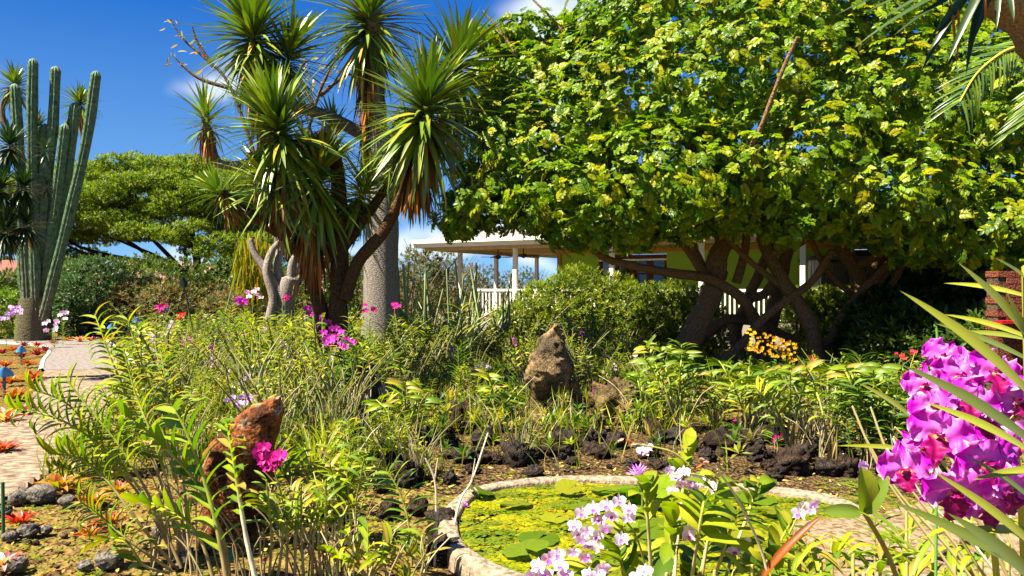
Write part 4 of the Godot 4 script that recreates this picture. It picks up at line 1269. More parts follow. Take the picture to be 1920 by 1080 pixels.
func make_rocks() -> void:
	# rust-red standing stone
	var d := 5.35
	var root := at(455, 540, d) * Vector3(1, 0, 1)
	var o := thing("standing_stone", "rust-red pointed standing stone rising among the orchids", "rock", root)
	var red := lin("7a4a30")
	var b := MB.new()
	var sec := []
	for q in [[452, 1010, 70, 0.22], [446, 960, 68, 0.22], [445, 900, 68, 0.22], [448, 860, 66, 0.21], [458, 825, 62, 0.19], [474, 795, 52, 0.16], [492, 770, 36, 0.13], [508, 753, 19, 0.08], [520, 744, 6, 0.03]]:
		sec.append([at(q[0], q[1], d) - root, q[2] * d / F, q[3]])
	var red_fn := func(p: Vector3):
		var k := noise.get_noise_3dv(p * 55.0)
		var l := noise.get_noise_3dv(p * 140.0 + Vector3(9, 9, 9))
		var c := red.lerp(lin("a06238"), clampf(0.5 + k * 1.4, 0, 1))
		if l > 0.22 and noise.get_noise_3dv(p * 25.0 + Vector3(3, 70, 0)) > 0.0: c = c.lerp(lin("b9ad9a"), 0.6)
		if k < -0.12: c = c.lerp(lin("3a241a"), 0.7)
		return c
	loft(b, sec, 7, 44, 0.032, 55.0, red_fn)
	b.smooth()
	b.outward()
	o.add_child(named(b.mesh(M.rock), "stone"))
	blocked.append([root, 0.45])
	# sculptural coral stone with a hollow
	d = 9.7
	root = at(1030, 540, d) * Vector3(1, 0, 1)
	o = thing("hollow_coral_stone", "pitted tan stone with a peaked top and a dark hollow", "rock", root)
	var tan_fn := func(p: Vector3):
		var k := noise.get_noise_3dv(p * 60.0)
		var c := lin("ac9068").lerp(lin("5e5242"), clampf(0.5 + k * 1.5, 0, 1))
		if noise.get_noise_3dv(p * 170.0) > 0.2: c = c * 0.6
		return c
	b = MB.new()
	sec = []
	for q in [[1032, 728, 40, 0.22], [1030, 712, 46, 0.28], [1030, 690, 46, 0.3], [1032, 665, 38, 0.26], [1034, 640, 27, 0.2], [1038, 620, 15, 0.12], [1044, 606, 5, 0.04]]:
		sec.append([at(q[0], q[1], d) - root, q[2] * d / F, q[3]])
	loft(b, sec, 8, 44, 0.075, 75.0, tan_fn)
	b.smooth()
	b.outward()
	part("cap", b.mesh(M.rock), o)
	for leg in [[[1014, 800, 24, 0.18], [1010, 770, 17, 0.13], [1009, 745, 16, 0.13], [1014, 712, 26, 0.18]], [[1080, 808, 34, 0.2], [1082, 782, 22, 0.15], [1084, 755, 9, 0.09], [1074, 715, 14, 0.13]]]:
		b = MB.new()
		sec = []
		for q in leg: sec.append([at(q[0], q[1], d) - root, q[2] * d / F, q[3]])
		loft(b, sec, 6, 26, 0.05, 80.0, tan_fn)
		b.smooth()
		b.outward()
		part("foot", b.mesh(M.rock), o)
	blocked.append([root, 0.6])
	# other big tan boulders beside it
	var bm := []
	for i in 4: bm.append(pebble_mesh(40 + i, 0.45, 26.0, M.rock, [lin("86704c"), lin("4d4232")], 26, 36))
	var i := 0
	for q in [[1160, 795, 0.37, 0.36, "wide pitted tan boulder behind the pond stones"], [1115, 812, 0.2, 0.17, "low tan boulder leaning at the hollow stone's foot"], [845, 800, 0.24, 0.16, "flat-topped tan boulder with a shaded face"], [1330, 770, 0.45, 0.12, "long low tan ledge stone under the orchids"]]:
		var p := ground_at(q[0], q[1])
		var st := part("boulder", bm[i], self)
		tag(st, q[4], "rock")
		st.position = p + Vector3(0, q[3] * 0.5, -0.1)
		st.rotation.y = i * 1.3
		st.scale = Vector3(q[2], q[3], q[2] * 0.8)
		blocked.append([p, q[2]])
		i += 1
	# dark lava rocks
	var lm := []
	for k in 8: lm.append(pebble_mesh(k, 0.5, 24.0, M.lava, [lin("655c56"), lin("2f2a28")] if k % 3 else [lin("63544a"), lin("352d29")], 16, 20))
	var spots := [[700, 862, 55], [735, 850, 40], [668, 845, 45], [790, 892, 62], [760, 880, 40], [735, 905, 50], [850, 862, 40], [885, 845, 45], [930, 880, 48], [962, 878, 58], [992, 892, 42], [905, 862, 38], [1000, 845, 40], [1030, 850, 55], [1065, 858, 50], [1090, 838, 45], [1120, 862, 48], [1150, 842, 55], [1185, 850, 45], [1215, 862, 45], [1245, 838, 52], [1280, 848, 62], [1320, 838, 55], [1300, 875, 40], [1355, 862, 60], [1392, 875, 55], [1430, 858, 55], [1462, 885, 75], [1500, 868, 60], [1536, 892, 55], [1575, 880, 50], [1190, 815, 45], [1235, 808, 40], [1390, 830, 45], [1450, 830, 45], [1100, 800, 30], [960, 815, 40], [900, 810, 40], [870, 795, 60], [780, 840, 35], [820, 835, 45], [740, 790, 40], [690, 800, 40], [650, 880, 40], [1080, 885, 30], [1160, 885, 25], [640, 915, 45], [720, 935, 40], [770, 950, 40], [810, 1010, 55], [840, 1060, 60], [700, 985, 60], [640, 1000, 50], [1580, 850, 45], [1640, 880, 50], [800, 750, 50], [950, 755, 50], [910, 745, 40], [1250, 790, 40], [1010, 815, 35], [1050, 828, 30], [1135, 820, 35], [1340, 805, 35], [1365, 812, 35], [880, 895, 25], [830, 900, 28], [1210, 880, 25], [1260, 885, 30], [1330, 890, 28]]
	for e in 95: spots.append([R(690, 1600), R(780, 888), R(18, 46)])
	for e in 45: spots.append([R(770, 1330), R(722, 785), R(20, 44)])
	var k := 0
	for q in spots:
		var p := ground_at(q[0] + R(-30, 30), q[1] + R(-16, 12))
		var s: float = q[2] * -p.z / F * 0.5 * (R(0.75, 1.3) if k < 69 else R(0.5, 1.1))
		var st := part("lava_rock", lm[k % 8], self)
		var spot := "at the flagstone end of the bank"
		if q[1] < 783: spot = "among the plants flanking the hollow stone"
		elif q[1] > 892: spot = "outside the pond rim's stump side"
		elif q[0] < 770: spot = "below the dead stump"
		elif q[0] < 950: spot = "between the dead stump and hollow stone"
		elif q[0] < 1180: spot = "in front of the hollow stone"
		elif q[0] < 1400: spot = "on the bank behind the lavender water lily"
		var big := "large" if s > 0.17 else ("small" if s < 0.09 else "middling")
		tag(st, "%s rough %s lava rock %s" % [big, "dark grey" if (k % 8) % 3 else "reddish-brown", spot], "rock", "lava rocks around the pond")
		st.position = p + Vector3(0, s * 0.45, 0)
		st.rotation = Vector3(R(-0.3, 0.3), R(0, TAU), R(-0.3, 0.3))
		st.scale = Vector3(s * R(0.9, 1.2), s * R(0.7, 0.95), s * R(0.85, 1.1))
		blocked.append([p, s * 1.1])
		k += 1
	# small grey stones at the path's edge
	var gm := []
	for e in 4: gm.append(pebble_mesh(60 + e, 0.3, 16.0, M.rock, [lin("8c8780"), lin("55504c")], 14, 18))
	k = 0
	for q in [[78, 940, 75], [128, 948, 48], [40, 942, 60], [52, 1005, 55], [84, 1000, 36], [20, 1012, 40], [190, 985, 26], [160, 1068, 40], [30, 1068, 60], [240, 1040, 26], [205, 1062, 70], [8, 965, 40], [340, 1060, 60], [390, 1030, 50], [300, 1000, 40]]:
		var p := ground_at(q[0], q[1])
		var s: float = q[2] * -p.z / F * 0.5
		var st := part("edge_stone", gm[k % 4], self)
		tag(st, "smooth grey stone edging the bromeliad bed by the path", "rock", "stones edging the bromeliad bed")
		st.position = p + Vector3(0, s * 0.35, 0)
		st.rotation = Vector3(0, R(0, TAU), 0)
		st.scale = Vector3(s * 0.85, s * 0.55, s * 0.8)
		k += 1
	# pale flagstones at the pond's right end
	k = 0
	for q in [[[1.72, -4.95], [2.35, -5.15], [2.75, -4.7], [2.3, -4.35], [1.75, -4.55]], [[1.72, -4.5], [2.28, -4.31], [2.5, -3.85], [2.0, -3.6], [1.6, -4.0]], [[2.38, -4.34], [2.8, -4.66], [3.3, -4.3], [3.1, -3.8], [2.57, -3.87]], [[1.55, -3.95], [1.95, -3.55], [1.9, -3.1], [1.4, -3.2], [1.2, -3.7]], [[2.42, -5.2], [2.9, -5.5], [3.4, -5.0], [3.0, -4.6], [2.8, -4.74]]]:
		var mid := Vector3.ZERO
		for e in q: mid += Vector3(e[0], 0, e[1]) / len(q)
		var fs := thing("flagstone", ["pale cracked flagstone overhanging the pond's edge", "pale flagstone behind the rust-brown leaf", "pale flagstone under the leaning canes", "pale flagstone beside the white orchids", "pale flagstone by the far corner of the pond"][k], "flagstone", mid)
		var fb := MB.new()
		var ring := []
		var kk := len(q)
		for e in kk:
			for s in 5:
				var pts := []
				for j in [-1, 0, 1, 2]: pts.append(Vector3(q[(e + j + kk) % kk][0], 0, q[(e + j + kk) % kk][1]) - mid)
				var ppt: Vector3 = (pts[1] as Vector3).lerp(pts[2], s / 5.0)
				ring.append(ppt * (0.98 + 0.05 * noise.get_noise_2d(ppt.x * 200, ppt.z * 200 + k * 90)))
		var nr := len(ring)
		for lv in [[1.0, -0.05], [1.0, 0.11], [0.97, 0.135], [0.6, 0.14]]:
			for p in ring: fb.vert(p * lv[0] + Vector3(0, lv[1] + 0.006 * noise.get_noise_2d(p.x * 120 * lv[0], p.z * 120 * lv[0]), 0), Vector3.UP, jit(lin("ece0d2"), 0.04))
		for lv in 3:
			for e in nr: fb.quad(lv * nr + e, (lv + 1) * nr + e, (lv + 1) * nr + (e + 1) % nr, lv * nr + (e + 1) % nr)
		var tc := fb.vert(Vector3(0, 0.14, 0), Vector3.UP, lin("ece0d2"))
		for e in nr: fb.tri(3 * nr + e, tc, 3 * nr + (e + 1) % nr)
		fb.smooth()
		fb.upward()
		part("slab", fb.mesh(M.concrete), fs)
		blocked.append([mid, 0.5])
		k += 1

func named(m: Mesh, called: String) -> MeshInstance3D:
	var o := MeshInstance3D.new()
	o.mesh = m
	o.name = called
	return o

# ------------------------------------------------------------------ orchids
var leaf_sets := {}
var flower_sets := {}

func lance_set(called: String, cols: Array, m: Material, profile := 0, segs := 5) -> void:
	var out := []
	for c in cols:
		for dr in [0.6, 1.1, 1.6]:
			var b := MB.new()
			b.blade(Vector3.ZERO, Vector3.FORWARD, Vector3.UP, 1.0, 1.0, dr, 0.08, segs, c * 1.25, c, c * 1.05, profile)
			out.append(b.mesh(m))
	leaf_sets[called] = out

# small orchid flower facing -Z, radius 1
func flower_mesh(outer: Color, inner: Color, lip: Color) -> ArrayMesh:
	var b := MB.new()
	for a in [PI / 2, PI / 2 + 2.2, PI / 2 - 2.2]:
		b.blade(Vector3.ZERO, Vector3(cos(a), sin(a), -0.15), Vector3(cos(a) * 0.15, sin(a) * 0.15, -1), 1.0, 0.55, -0.25, 0.2, 4, inner, outer, outer, 0)
	for a in [0.25, PI - 0.25]:
		b.blade(Vector3(0, 0, -0.03), Vector3(cos(a), sin(a), -0.1), Vector3(0, 0, -1), 1.0, 0.95, -0.3, -0.15, 4, inner, outer, outer, 2)
	b.blade(Vector3(0, 0, -0.05), Vector3(0, -0.6, -0.8), Vector3(0, 0.7, -0.6), 0.75, 0.6, 0.7, 0.5, 4, lip, lip, inner, 2)
	return b.mesh(M.petal)

func make_flower_sets() -> void:
	flower_sets.white = [flower_mesh(lin("fbf4f6"), lin("f4d8e6"), lin("b038a8")), flower_mesh(lin("fdf8f8"), lin("f8e6ec"), lin("c45ab0")), flower_mesh(lin("f8e2ea"), lin("eab8d2"), lin("a8309a"))]
	flower_sets.magenta = [flower_mesh(lin("c81ec0"), lin("d848c8"), lin("8a0f7a")), flower_mesh(lin("d42ab4"), lin("e060d0"), lin("98107c"))]
	flower_sets.hot = [flower_mesh(lin("d6128e"), lin("e23aa6"), lin("8f0a5a")), flower_mesh(lin("c80f80"), lin("dc2c98"), lin("7a0a50"))]
	flower_sets.lilac = [flower_mesh(lin("d8b4e8"), lin("c890e0"), lin("8040b0")), flower_mesh(lin("e8cdf0"), lin("d0a0e4"), lin("8a4ab8"))]
	flower_sets.red = [flower_mesh(lin("d01828"), lin("e03838"), lin("901020")), flower_mesh(lin("e02a3c"), lin("f06050"), lin("a01428"))]
	flower_sets.orange = [flower_mesh(lin("e8782a"), lin("f0a050"), lin("b04818"))]
	flower_sets.yellow = [flower_mesh(lin("f0b818"), lin("f4cc40"), lin("b87010")), flower_mesh(lin("e8a810"), lin("f0c030"), lin("a86008"))]

# merged clump of canes with two-ranked leaves, for plants too small to show their parts
func cane_clump(canes: int, hmin: float, hmax: float, lean: float, ll: float, lw: float, lcols: Array, ccols: Array, start: float, gap: float, bare := 0.0) -> ArrayMesh:
	var b := MB.new()
	for i in canes:
		var a := rng.randf() * TAU
		var h := R(hmin, hmax)
		var foot := Vector3(cos(a), 0, sin(a)) * R(0.0, 0.13)
		var out := Vector3(cos(a), 0, sin(a)) * lean * R(0.2, 1.0) * h
		var bend := Vector3(R(-0.1, 0.1), 0, R(-0.1, 0.1)) * h
		var s := spline([foot - Vector3(0, 0.05, 0), foot + out * 0.35 + bend + Vector3(0, h * 0.5, 0), foot + out + Vector3(0, h * (1.0 - lean * 0.2), 0)], 4)
		var cc: Color = jit(pick(ccols), 0.2)
		b.tube(s, lerps([0.007, 0.009, 0.004], len(s)), 4, lerps([cc, cc, pick(lcols)], len(s)))
		if rng.randf() < bare: continue
		var turn := rng.randf() * TAU
		var n := int(h * (1.0 - start) / gap)
		for q in n:
			var t := start + (1.0 - start) * (q + 0.5) / n
			var f := t * (len(s) - 1)
			var e := mini(int(f), len(s) - 2)
			var p: Vector3 = s[e].lerp(s[e + 1], f - e)
			var tang: Vector3 = (s[e + 1] - s[e]).normalized()
			var az := turn + (PI if q % 2 else 0.0) + R(-0.35, 0.35)
			var sd := Vector3(cos(az), 0, sin(az))
			var c: Color = jit(pick(lcols), 0.25)
			b.blade(p, sd * 0.8 + tang * R(0.35, 0.8), tang - sd * 0.3, ll * R(0.7, 1.1) * (1.0 - 0.35 * t * t), lw * R(0.8, 1.1), R(0.5, 1.5), 0.3, 3, c * 1.2, c, c, 0)
	return b.mesh(M.leaf)

func strap_clump(n: int, L: float, W: float, cols: Array, droop: float, m: Material) -> ArrayMesh:
	var b := MB.new()
	for i in n:
		var a := i * 2.4 + R(-0.3, 0.3)
		var el := R(0.5, 1.35)
		var sd := Vector3(cos(a), 0, sin(a))
		var dir := sd * cos(el) + Vector3.UP * sin(el)
		var c: Color = jit(pick(cols), 0.25)
		b.blade(sd * R(0.0, 0.05) + Vector3(0, -0.03, 0), dir, Vector3.UP * cos(el) - sd * sin(el) * 0.9, L * R(0.6, 1.1), W, R(0.5, 1.0) * droop, 0.35, 5, c * 1.2, c, c, 3)
	return b.mesh(m)

func vanda_mesh(h: float, L: float, cols: Array) -> ArrayMesh:
	var b := MB.new()
	var turn := rng.randf() * TAU
	var cc := lin("8a8a58")
	b.tube([Vector3(0, -0.05, 0), Vector3(0.02, h * 0.5, 0), Vector3(0, h, 0.02)], [0.012, 0.011, 0.008], 5, [cc, cc, cc])
	var n := int(h / 0.03)
	for q in n:
		var az := turn + (PI if q % 2 else 0.0) + R(-0.15, 0.15)
		var sd := Vector3(cos(az), 0, sin(az))
		var c: Color = jit(pick(cols), 0.2)
		b.blade(Vector3(0, h * (0.25 + 0.75 * q / n), 0), sd * 0.8 + Vector3.UP * 0.75, Vector3.UP * 0.7 - sd * 0.6, L * R(0.8, 1.1), 0.022, R(0.8, 1.3), 0.5, 5, c * 1.1, c, c, 1)
	return b.mesh(M.leaf)

func spray_mesh(h: float, count: int, fm: Array, size: float, tilt: float) -> ArrayMesh:
	# an arching spike with flowers, joined
	var st := SurfaceTool.new()
	var b := MB.new()
	var top := Vector3(tilt, h, R(-0.1, 0.1))
	var s := spline([Vector3(0, 0.0, 0), Vector3(tilt * 0.25, h * 0.6, 0), top], 5)
	b.tube(s, lerps([0.005, 0.003], len(s)), 4, lerps([lin("7a7a38"), lin("8a8a48")], len(s)))
	st.append_from(b.mesh(M.petal), 0, Transform3D())
	for i in count:
		var t := lerpf(0.55, 1.0, float(i) / count)
		var f := t * (len(s) - 1)
		var e := mini(int(f), len(s) - 2)
		var p: Vector3 = s[e].lerp(s[e + 1], f - e)
		var d := Vector3(R(-0.8, 0.8), R(-0.3, 0.3), R(-0.2, 1.0)).normalized()
		st.append_from(pick(fm), 0, aim(d, p + d * size * 0.7, size * R(0.8, 1.1), size))
	st.set_material(M.petal)
	return st.commit()

var protos := {}

func proto(called: String, label: String, cat: String, mesh: Mesh, spray: Mesh = null, part_name := "foliage") -> Node3D:
	var o := Node3D.new()
	tag(o, label, cat)
	o.set_meta("stem", called)
	var p := named(mesh, part_name)
	tag(p, "", "", "", "stuff")
	o.add_child(p)
	if spray:
		var q := named(spray, "flower_spray")
		tag(q, "", "", "", "stuff")
		o.add_child(q)
	return o

func free_spot(p: Vector3, r: float) -> bool:
	for b in blocked:
		if Vector2(p.x - b[0].x, p.z - b[0].z).length() < r + b[1]: return false
	return true

func make_bed() -> void:
	make_flower_sets()
	var lime := [Color(0.27, 0.29, 0.01), Color(0.2, 0.25, 0.01), Color(0.34, 0.33, 0.012), Color(0.12, 0.18, 0.01)]
	lime = lime + lime + [Color(0.34, 0.26, 0.06), Color(0.24, 0.17, 0.05), Color(0.07, 0.13, 0.02)]
	var green := [Color(0.06, 0.13, 0.012), Color(0.09, 0.17, 0.012), Color(0.13, 0.2, 0.014)]
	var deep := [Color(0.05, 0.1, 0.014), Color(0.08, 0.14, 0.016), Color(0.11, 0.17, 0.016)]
	var straw := [Color(0.4, 0.35, 0.2), Color(0.3, 0.27, 0.14), Color(0.46, 0.42, 0.3), Color(0.22, 0.2, 0.08)]
	var kinds := []
	for i in 3:
		kinds.append(["leafy_orchid", "leafy yellow-green cane orchid", "orchid", cane_clump(13, 0.55, 1.0, 0.45, 0.2, 0.042, lime, straw, 0.35, 0.032), null])
	for i in 3:
		kinds.append(["bare_cane_orchid", "straw-coloured cane orchid with few leaves", "orchid", cane_clump(28, 0.45, 1.05, 0.6, 0.15, 0.03, lime, straw, 0.6, 0.05, 0.55), null])
	kinds.append(["grassy_clump", "grassy arching clump", "plant", strap_clump(46, 0.75, 0.022, lime + green, 1.3, M.leaf), null])
	kinds.append(["vanda_orchid", "strap-leaved climbing orchid", "orchid", vanda_mesh(0.95, 0.3, lime), null])
	for i in 2:
		kinds.append(["white_flowered_orchid", "orchid with a white flower spray", "orchid", cane_clump(14, 0.4, 0.8, 0.5, 0.17, 0.04, lime, straw, 0.4, 0.035), spray_mesh(0.75, 14, flower_sets.white, 0.03, 0.25)])
	kinds.append(["lilac_orchid", "cane orchid with a lilac flower spray", "orchid", cane_clump(14, 0.4, 0.75, 0.5, 0.17, 0.04, lime, straw, 0.4, 0.035), spray_mesh(0.75, 10, flower_sets.lilac, 0.028, -0.2)])
	kinds.append(["magenta_orchid", "cane orchid with a magenta flower spray", "orchid", cane_clump(12, 0.4, 0.85, 0.5, 0.18, 0.04, lime, straw, 0.4, 0.035), spray_mesh(0.8, 6, flower_sets.magenta, 0.035, 0.15)])
	var dk := []
	for i in 3:
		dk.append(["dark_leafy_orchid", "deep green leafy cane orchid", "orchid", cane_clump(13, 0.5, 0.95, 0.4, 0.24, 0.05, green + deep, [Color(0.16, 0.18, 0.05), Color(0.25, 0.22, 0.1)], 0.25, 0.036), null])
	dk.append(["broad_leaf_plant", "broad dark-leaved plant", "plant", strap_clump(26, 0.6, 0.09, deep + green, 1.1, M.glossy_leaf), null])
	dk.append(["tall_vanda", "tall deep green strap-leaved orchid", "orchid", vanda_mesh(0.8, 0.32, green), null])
	var ps := []
	for k in kinds: ps.append(proto(k[0], k[1], k[2], k[3], k[4]))
	var ds := []
	for k in dk: ds.append(proto(k[0], k[1], k[2], k[3], k[4]))
	var put := []
	var tries := 0
	while put.size() < 330 and tries < 40000:
		tries += 1
		var z := -sqrt(R(6.6 * 6.6, 19.5 * 19.5))
		var x := R(path_right(z) + 0.45, 9.5)
		var p := Vector3(x, 0, z)
		var px := 960.0 + x / -z * F
		if px < -60 or px > 1960: continue
		if z > -10.3 and x > -1.1 and x < 2.4: continue
		if z > -9.0 and x > -1.15: continue
		if z > -12.5 and x > -1.4 and x < 2.4 and rng.randf() < 0.35: continue
		if x > 2.4 and rng.randf() < 0.5: continue
		if x > 1.9 and z > -9.6: continue
		if x > 2.2 and z < -10.8: continue
		if z > -8.9 and px > 648 and px < 735: continue
		if z < -17.5 and x > -4: continue
		if not free_spot(p, 0.15): continue
		var ok := true
		for q in put:
			if Vector2(q.x - x, q.z - z).length() < 0.4 + 0.012 * -z: ok = false; break
		if not ok: continue
		put.append(p)
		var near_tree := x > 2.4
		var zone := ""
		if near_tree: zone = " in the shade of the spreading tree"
		elif px < 430: zone = " beside the garden path"
		elif z > -8.6: zone = " behind the rust-red stone"
		elif z > -12.5: zone = " around the foot of the slender yucca"
		else: zone = " in the bed behind the torches"
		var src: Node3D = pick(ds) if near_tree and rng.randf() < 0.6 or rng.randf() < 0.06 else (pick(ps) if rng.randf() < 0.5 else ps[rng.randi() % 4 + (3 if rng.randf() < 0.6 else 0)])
		var size := R(0.8, 1.2) * (1.0 + 0.012 * -z)
		if z > -8.5: size *= 0.85
		if z > -13.0 and x > -1.4 and x < 2.4: size *= 0.75
		if near_tree: size *= 0.74
		if px > 325 and px < 455 and z > -15.6: size *= 0.75
		copy(src, p, R(0, TAU), size, src.get_meta("label") + zone, "orchids" + zone)
	# low plants among the pond stones
	for q in [[780, 900, 0.62, 1], [975, 868, 0.6, 1], [880, 770, 0.65, 0], [790, 790, 0.55, 0], [1520, 825, 0.8, 1], [1240, 775, 0.6, 2], [1200, 770, 0.5, 2], [730, 880, 0.55, 0], [1620, 870, 0.9, 2], [1680, 880, 0.9, 2], [1740, 890, 0.8, 2], [1720, 840, 0.9, 2]]:
		var src: Node3D = [ps[rng.randi() % 3], ps[3 + rng.randi() % 3], ds[rng.randi() % 3]][q[3]]
		copy(src, ground_at(q[0], q[1]), R(0, TAU), q[2], src.get_meta("label") + " among the lava rocks", "orchids among the lava rocks")
	# low leafy ground cover filling the bed
	var cover: Mesh = sprig(9, 1.0, 0.34, 0, [Color(0.9, 0.9, 0.9), Color(1, 1, 1)], M.leaf, 1.0, 2, false)[0]
	var xs := []
	var cs := []
	var gb := MB.new()
	gb.blade(Vector3.ZERO, Vector3.FORWARD, Vector3.UP, 1.0, 1.0, 0.9, 0.01, 3, Color(1, 1, 1), Color(0.9, 0.9, 0.9), Color(1.1, 1.1, 1), 3)
	var gm := gb.mesh(M.leaf)
	var gx := []
	var gc := []
	while xs.size() < 5200:
		var z := -sqrt(R(6.3 * 6.3, 20.0 * 20.0))
		var x := R(path_right(z) + 0.1, 9.5)
		if z > -8.6 and x > -1.0 and (rng.randf() < 0.75 or z > -6.6): continue
		if x > 2.0 and (z < -11.0 or z > -9.8) and rng.randf() < 0.75: continue
		if noise.get_noise_2d(x * 25, z * 25) < -0.12: continue
		if not free_spot(Vector3(x, 0, z), -0.1): continue
		xs.append(aim(Vector3(R(-0.6, 0.6), 1, R(-0.6, 0.6)), Vector3(x, R(0.02, 0.28), z), R(0.08, 0.17), R(0.08, 0.17), rdir()))
		cs.append(jit(pick(lime + green), 0.25))
		if rng.randf() < 0.85:
			for r in 4:
				gx.append(aim(Vector3(R(-0.5, 0.5), 1, R(-0.5, 0.5)), Vector3(x + R(-0.15, 0.15), -0.01, z + R(-0.15, 0.15)), R(0.25, 0.6), R(0.008, 0.016), rdir()))
				gc.append(jit(pick(straw + lime), 0.25))
	tag(many("ground_cover", cover, xs, cs, self), "low leafy ground cover filling the orchid bed", "ground cover", "", "stuff")
	tag(many("grass", gm, gx, gc, self), "thin dry and green grass stalks among the orchids", "grass", "", "stuff")

# ------------------------------------------------------------------ bromeliads
func make_bromeliads() -> void:
	var fam := {
		red = [lin("b01824"), lin("c83830"), lin("901020"), lin("c86a54")],
		dark = [lin("7a1426"), lin("94203a"), lin("5c1420")],
		orange = [lin("b85a24"), lin("a04018"), lin("b88034"), lin("8a4024")],
		olive = [lin("b87a34"), lin("a0502a"), lin("9a9a38"), lin("c88a3c")],
		pink = [lin("e87488"), lin("f0a8b0"), lin("d84860"), lin("f4d0cc")],
		lime = [lin("a8b82c"), lin("c4c83c"), lin("7c9c28")]}
	var sets := {}
	for k in fam:
		var a := []
		for c in fam[k]:
			for dr in [0.5, 1.1]:
				var b := MB.new()
				b.blade(Vector3.ZERO, Vector3.FORWARD, Vector3.UP, 1.0, 1.0, dr, 0.11, 4, c * 0.9, c, c * 1.1, 1)
				a.append(b.mesh(M.glossy_leaf))
		sets[k] = a
	var words := {red = "glossy red", dark = "dark maroon", orange = "orange", olive = "bronze and olive", pink = "pink and white", lime = "yellow-green"}
	var n := 0
	for q in [[36, 990, 48, "red", "beside the smooth grey stones"], [8, 1068, 46, "pink", "beside the smooth grey stones"], [112, 925, 58, "olive", "on the path's stone edge"], [178, 950, 42, "orange", "on the path's stone edge"], [205, 990, 44, "orange", "at the foot of the leafy orchids"], [170, 1010, 30, "orange", "at the foot of the leafy orchids"], [222, 930, 40, "olive", "at the foot of the leafy orchids"],
		[12, 792, 48, "pink", "across the path"], [30, 750, 42, "orange", "across the path"], [62, 715, 34, "red", "across the path"], [20, 722, 34, "orange", "across the path"], [52, 688, 28, "orange", "across the path"], [10, 690, 28, "red", "across the path"], [70, 668, 24, "dark", "across the path"], [42, 672, 24, "dark", "across the path"], [24, 660, 22, "orange", "across the path"], [70, 652, 20, "red", "across the path"], [45, 650, 18, "dark", "across the path"], [5, 665, 22, "dark", "across the path"], [-10, 740, 40, "red", "across the path"], [40, 780, 36, "dark", "across the path"], [8, 850, 40, "red", "across the path"], [85, 660, 20, "dark", "across the path"],
		[150, 642, 22, "pink", "at the cactus's foot"], [128, 640, 16, "orange", "at the cactus's foot"], [170, 640, 16, "red", "at the cactus's foot"], [100, 645, 16, "dark", "at the cactus's foot"], [190, 641, 14, "orange", "at the cactus's foot"], [210, 640, 14, "pink", "at the cactus's foot"],
		[262, 668, 22, "red", "along the grey path"], [245, 650, 18, "red", "along the grey path"], [278, 652, 18, "orange", "along the grey path"], [285, 680, 24, "dark", "along the grey path"], [300, 690, 26, "red", "along the grey path"], [268, 690, 22, "dark", "along the grey path"], [320, 660, 20, "orange", "along the grey path"], [330, 748, 30, "red", "by the tan path"], [322, 782, 34, "orange", "by the tan path"], [290, 790, 30, "pink", "by the tan path"], [300, 720, 24, "orange", "by the tan path"], [350, 790, 30, "pink", "by the tan path"], [372, 775, 26, "pink", "by the tan path"], [260, 805, 30, "olive", "by the tan path"], [310, 850, 32, "orange", "by the tan path"],
		[945, 690, 22, "orange", "in the middle of the orchid bed"], [1265, 690, 24, "orange", "in the middle of the orchid bed"], [780, 735, 26, "orange", "in the middle of the orchid bed"], [1200, 680, 22, "orange", "in the middle of the orchid bed"], [1180, 700, 26, "pink", "in the middle of the orchid bed"], [1110, 700, 26, "lime", "in the middle of the orchid bed"], [890, 790, 26, "olive", "in the middle of the orchid bed"], [660, 735, 26, "pink", "in the middle of the orchid bed"], [545, 760, 30, "lime", "in the middle of the orchid bed"]]:
		var p := ground_at(q[0], q[1])
		var r: float = q[2] * -p.z / F * 0.8
		var o := thing("bromeliad", "%s bromeliad rosette %s" % [words[q[3]], q[4]], "bromeliad", p, R(0, TAU), "bromeliads " + q[4])
		var k := 24 if -p.z < 9 else 16
		for i in k:
			var t := (i + 0.5) / k
			var el := lerpf(1.35, 0.35, t)
			var a := i * 2.4 + R(-0.2, 0.2)
			var sd := Vector3(cos(a), 0, sin(a))
			part("leaf", pick(sets[q[3]]) if t < 0.75 or q[3] != "red" else pick(sets.olive), o, aim(sd * cos(el) + Vector3.UP * sin(el), sd * 0.02 + Vector3(0, 0.02, 0), r * lerpf(0.7, 1.2, t) * R(0.9, 1.1), r * 0.24, Vector3.UP * cos(el) - sd * sin(el)))

# ------------------------------------------------------------------ foreground plants
func along(s: Array, t: float) -> Array:
	var f := t * (len(s) - 1)
	var e := mini(int(f), len(s) - 2)
	return [(s[e] as Vector3).lerp(s[e + 1], f - e), ((s[e + 1] - s[e]) as Vector3).normalized()]

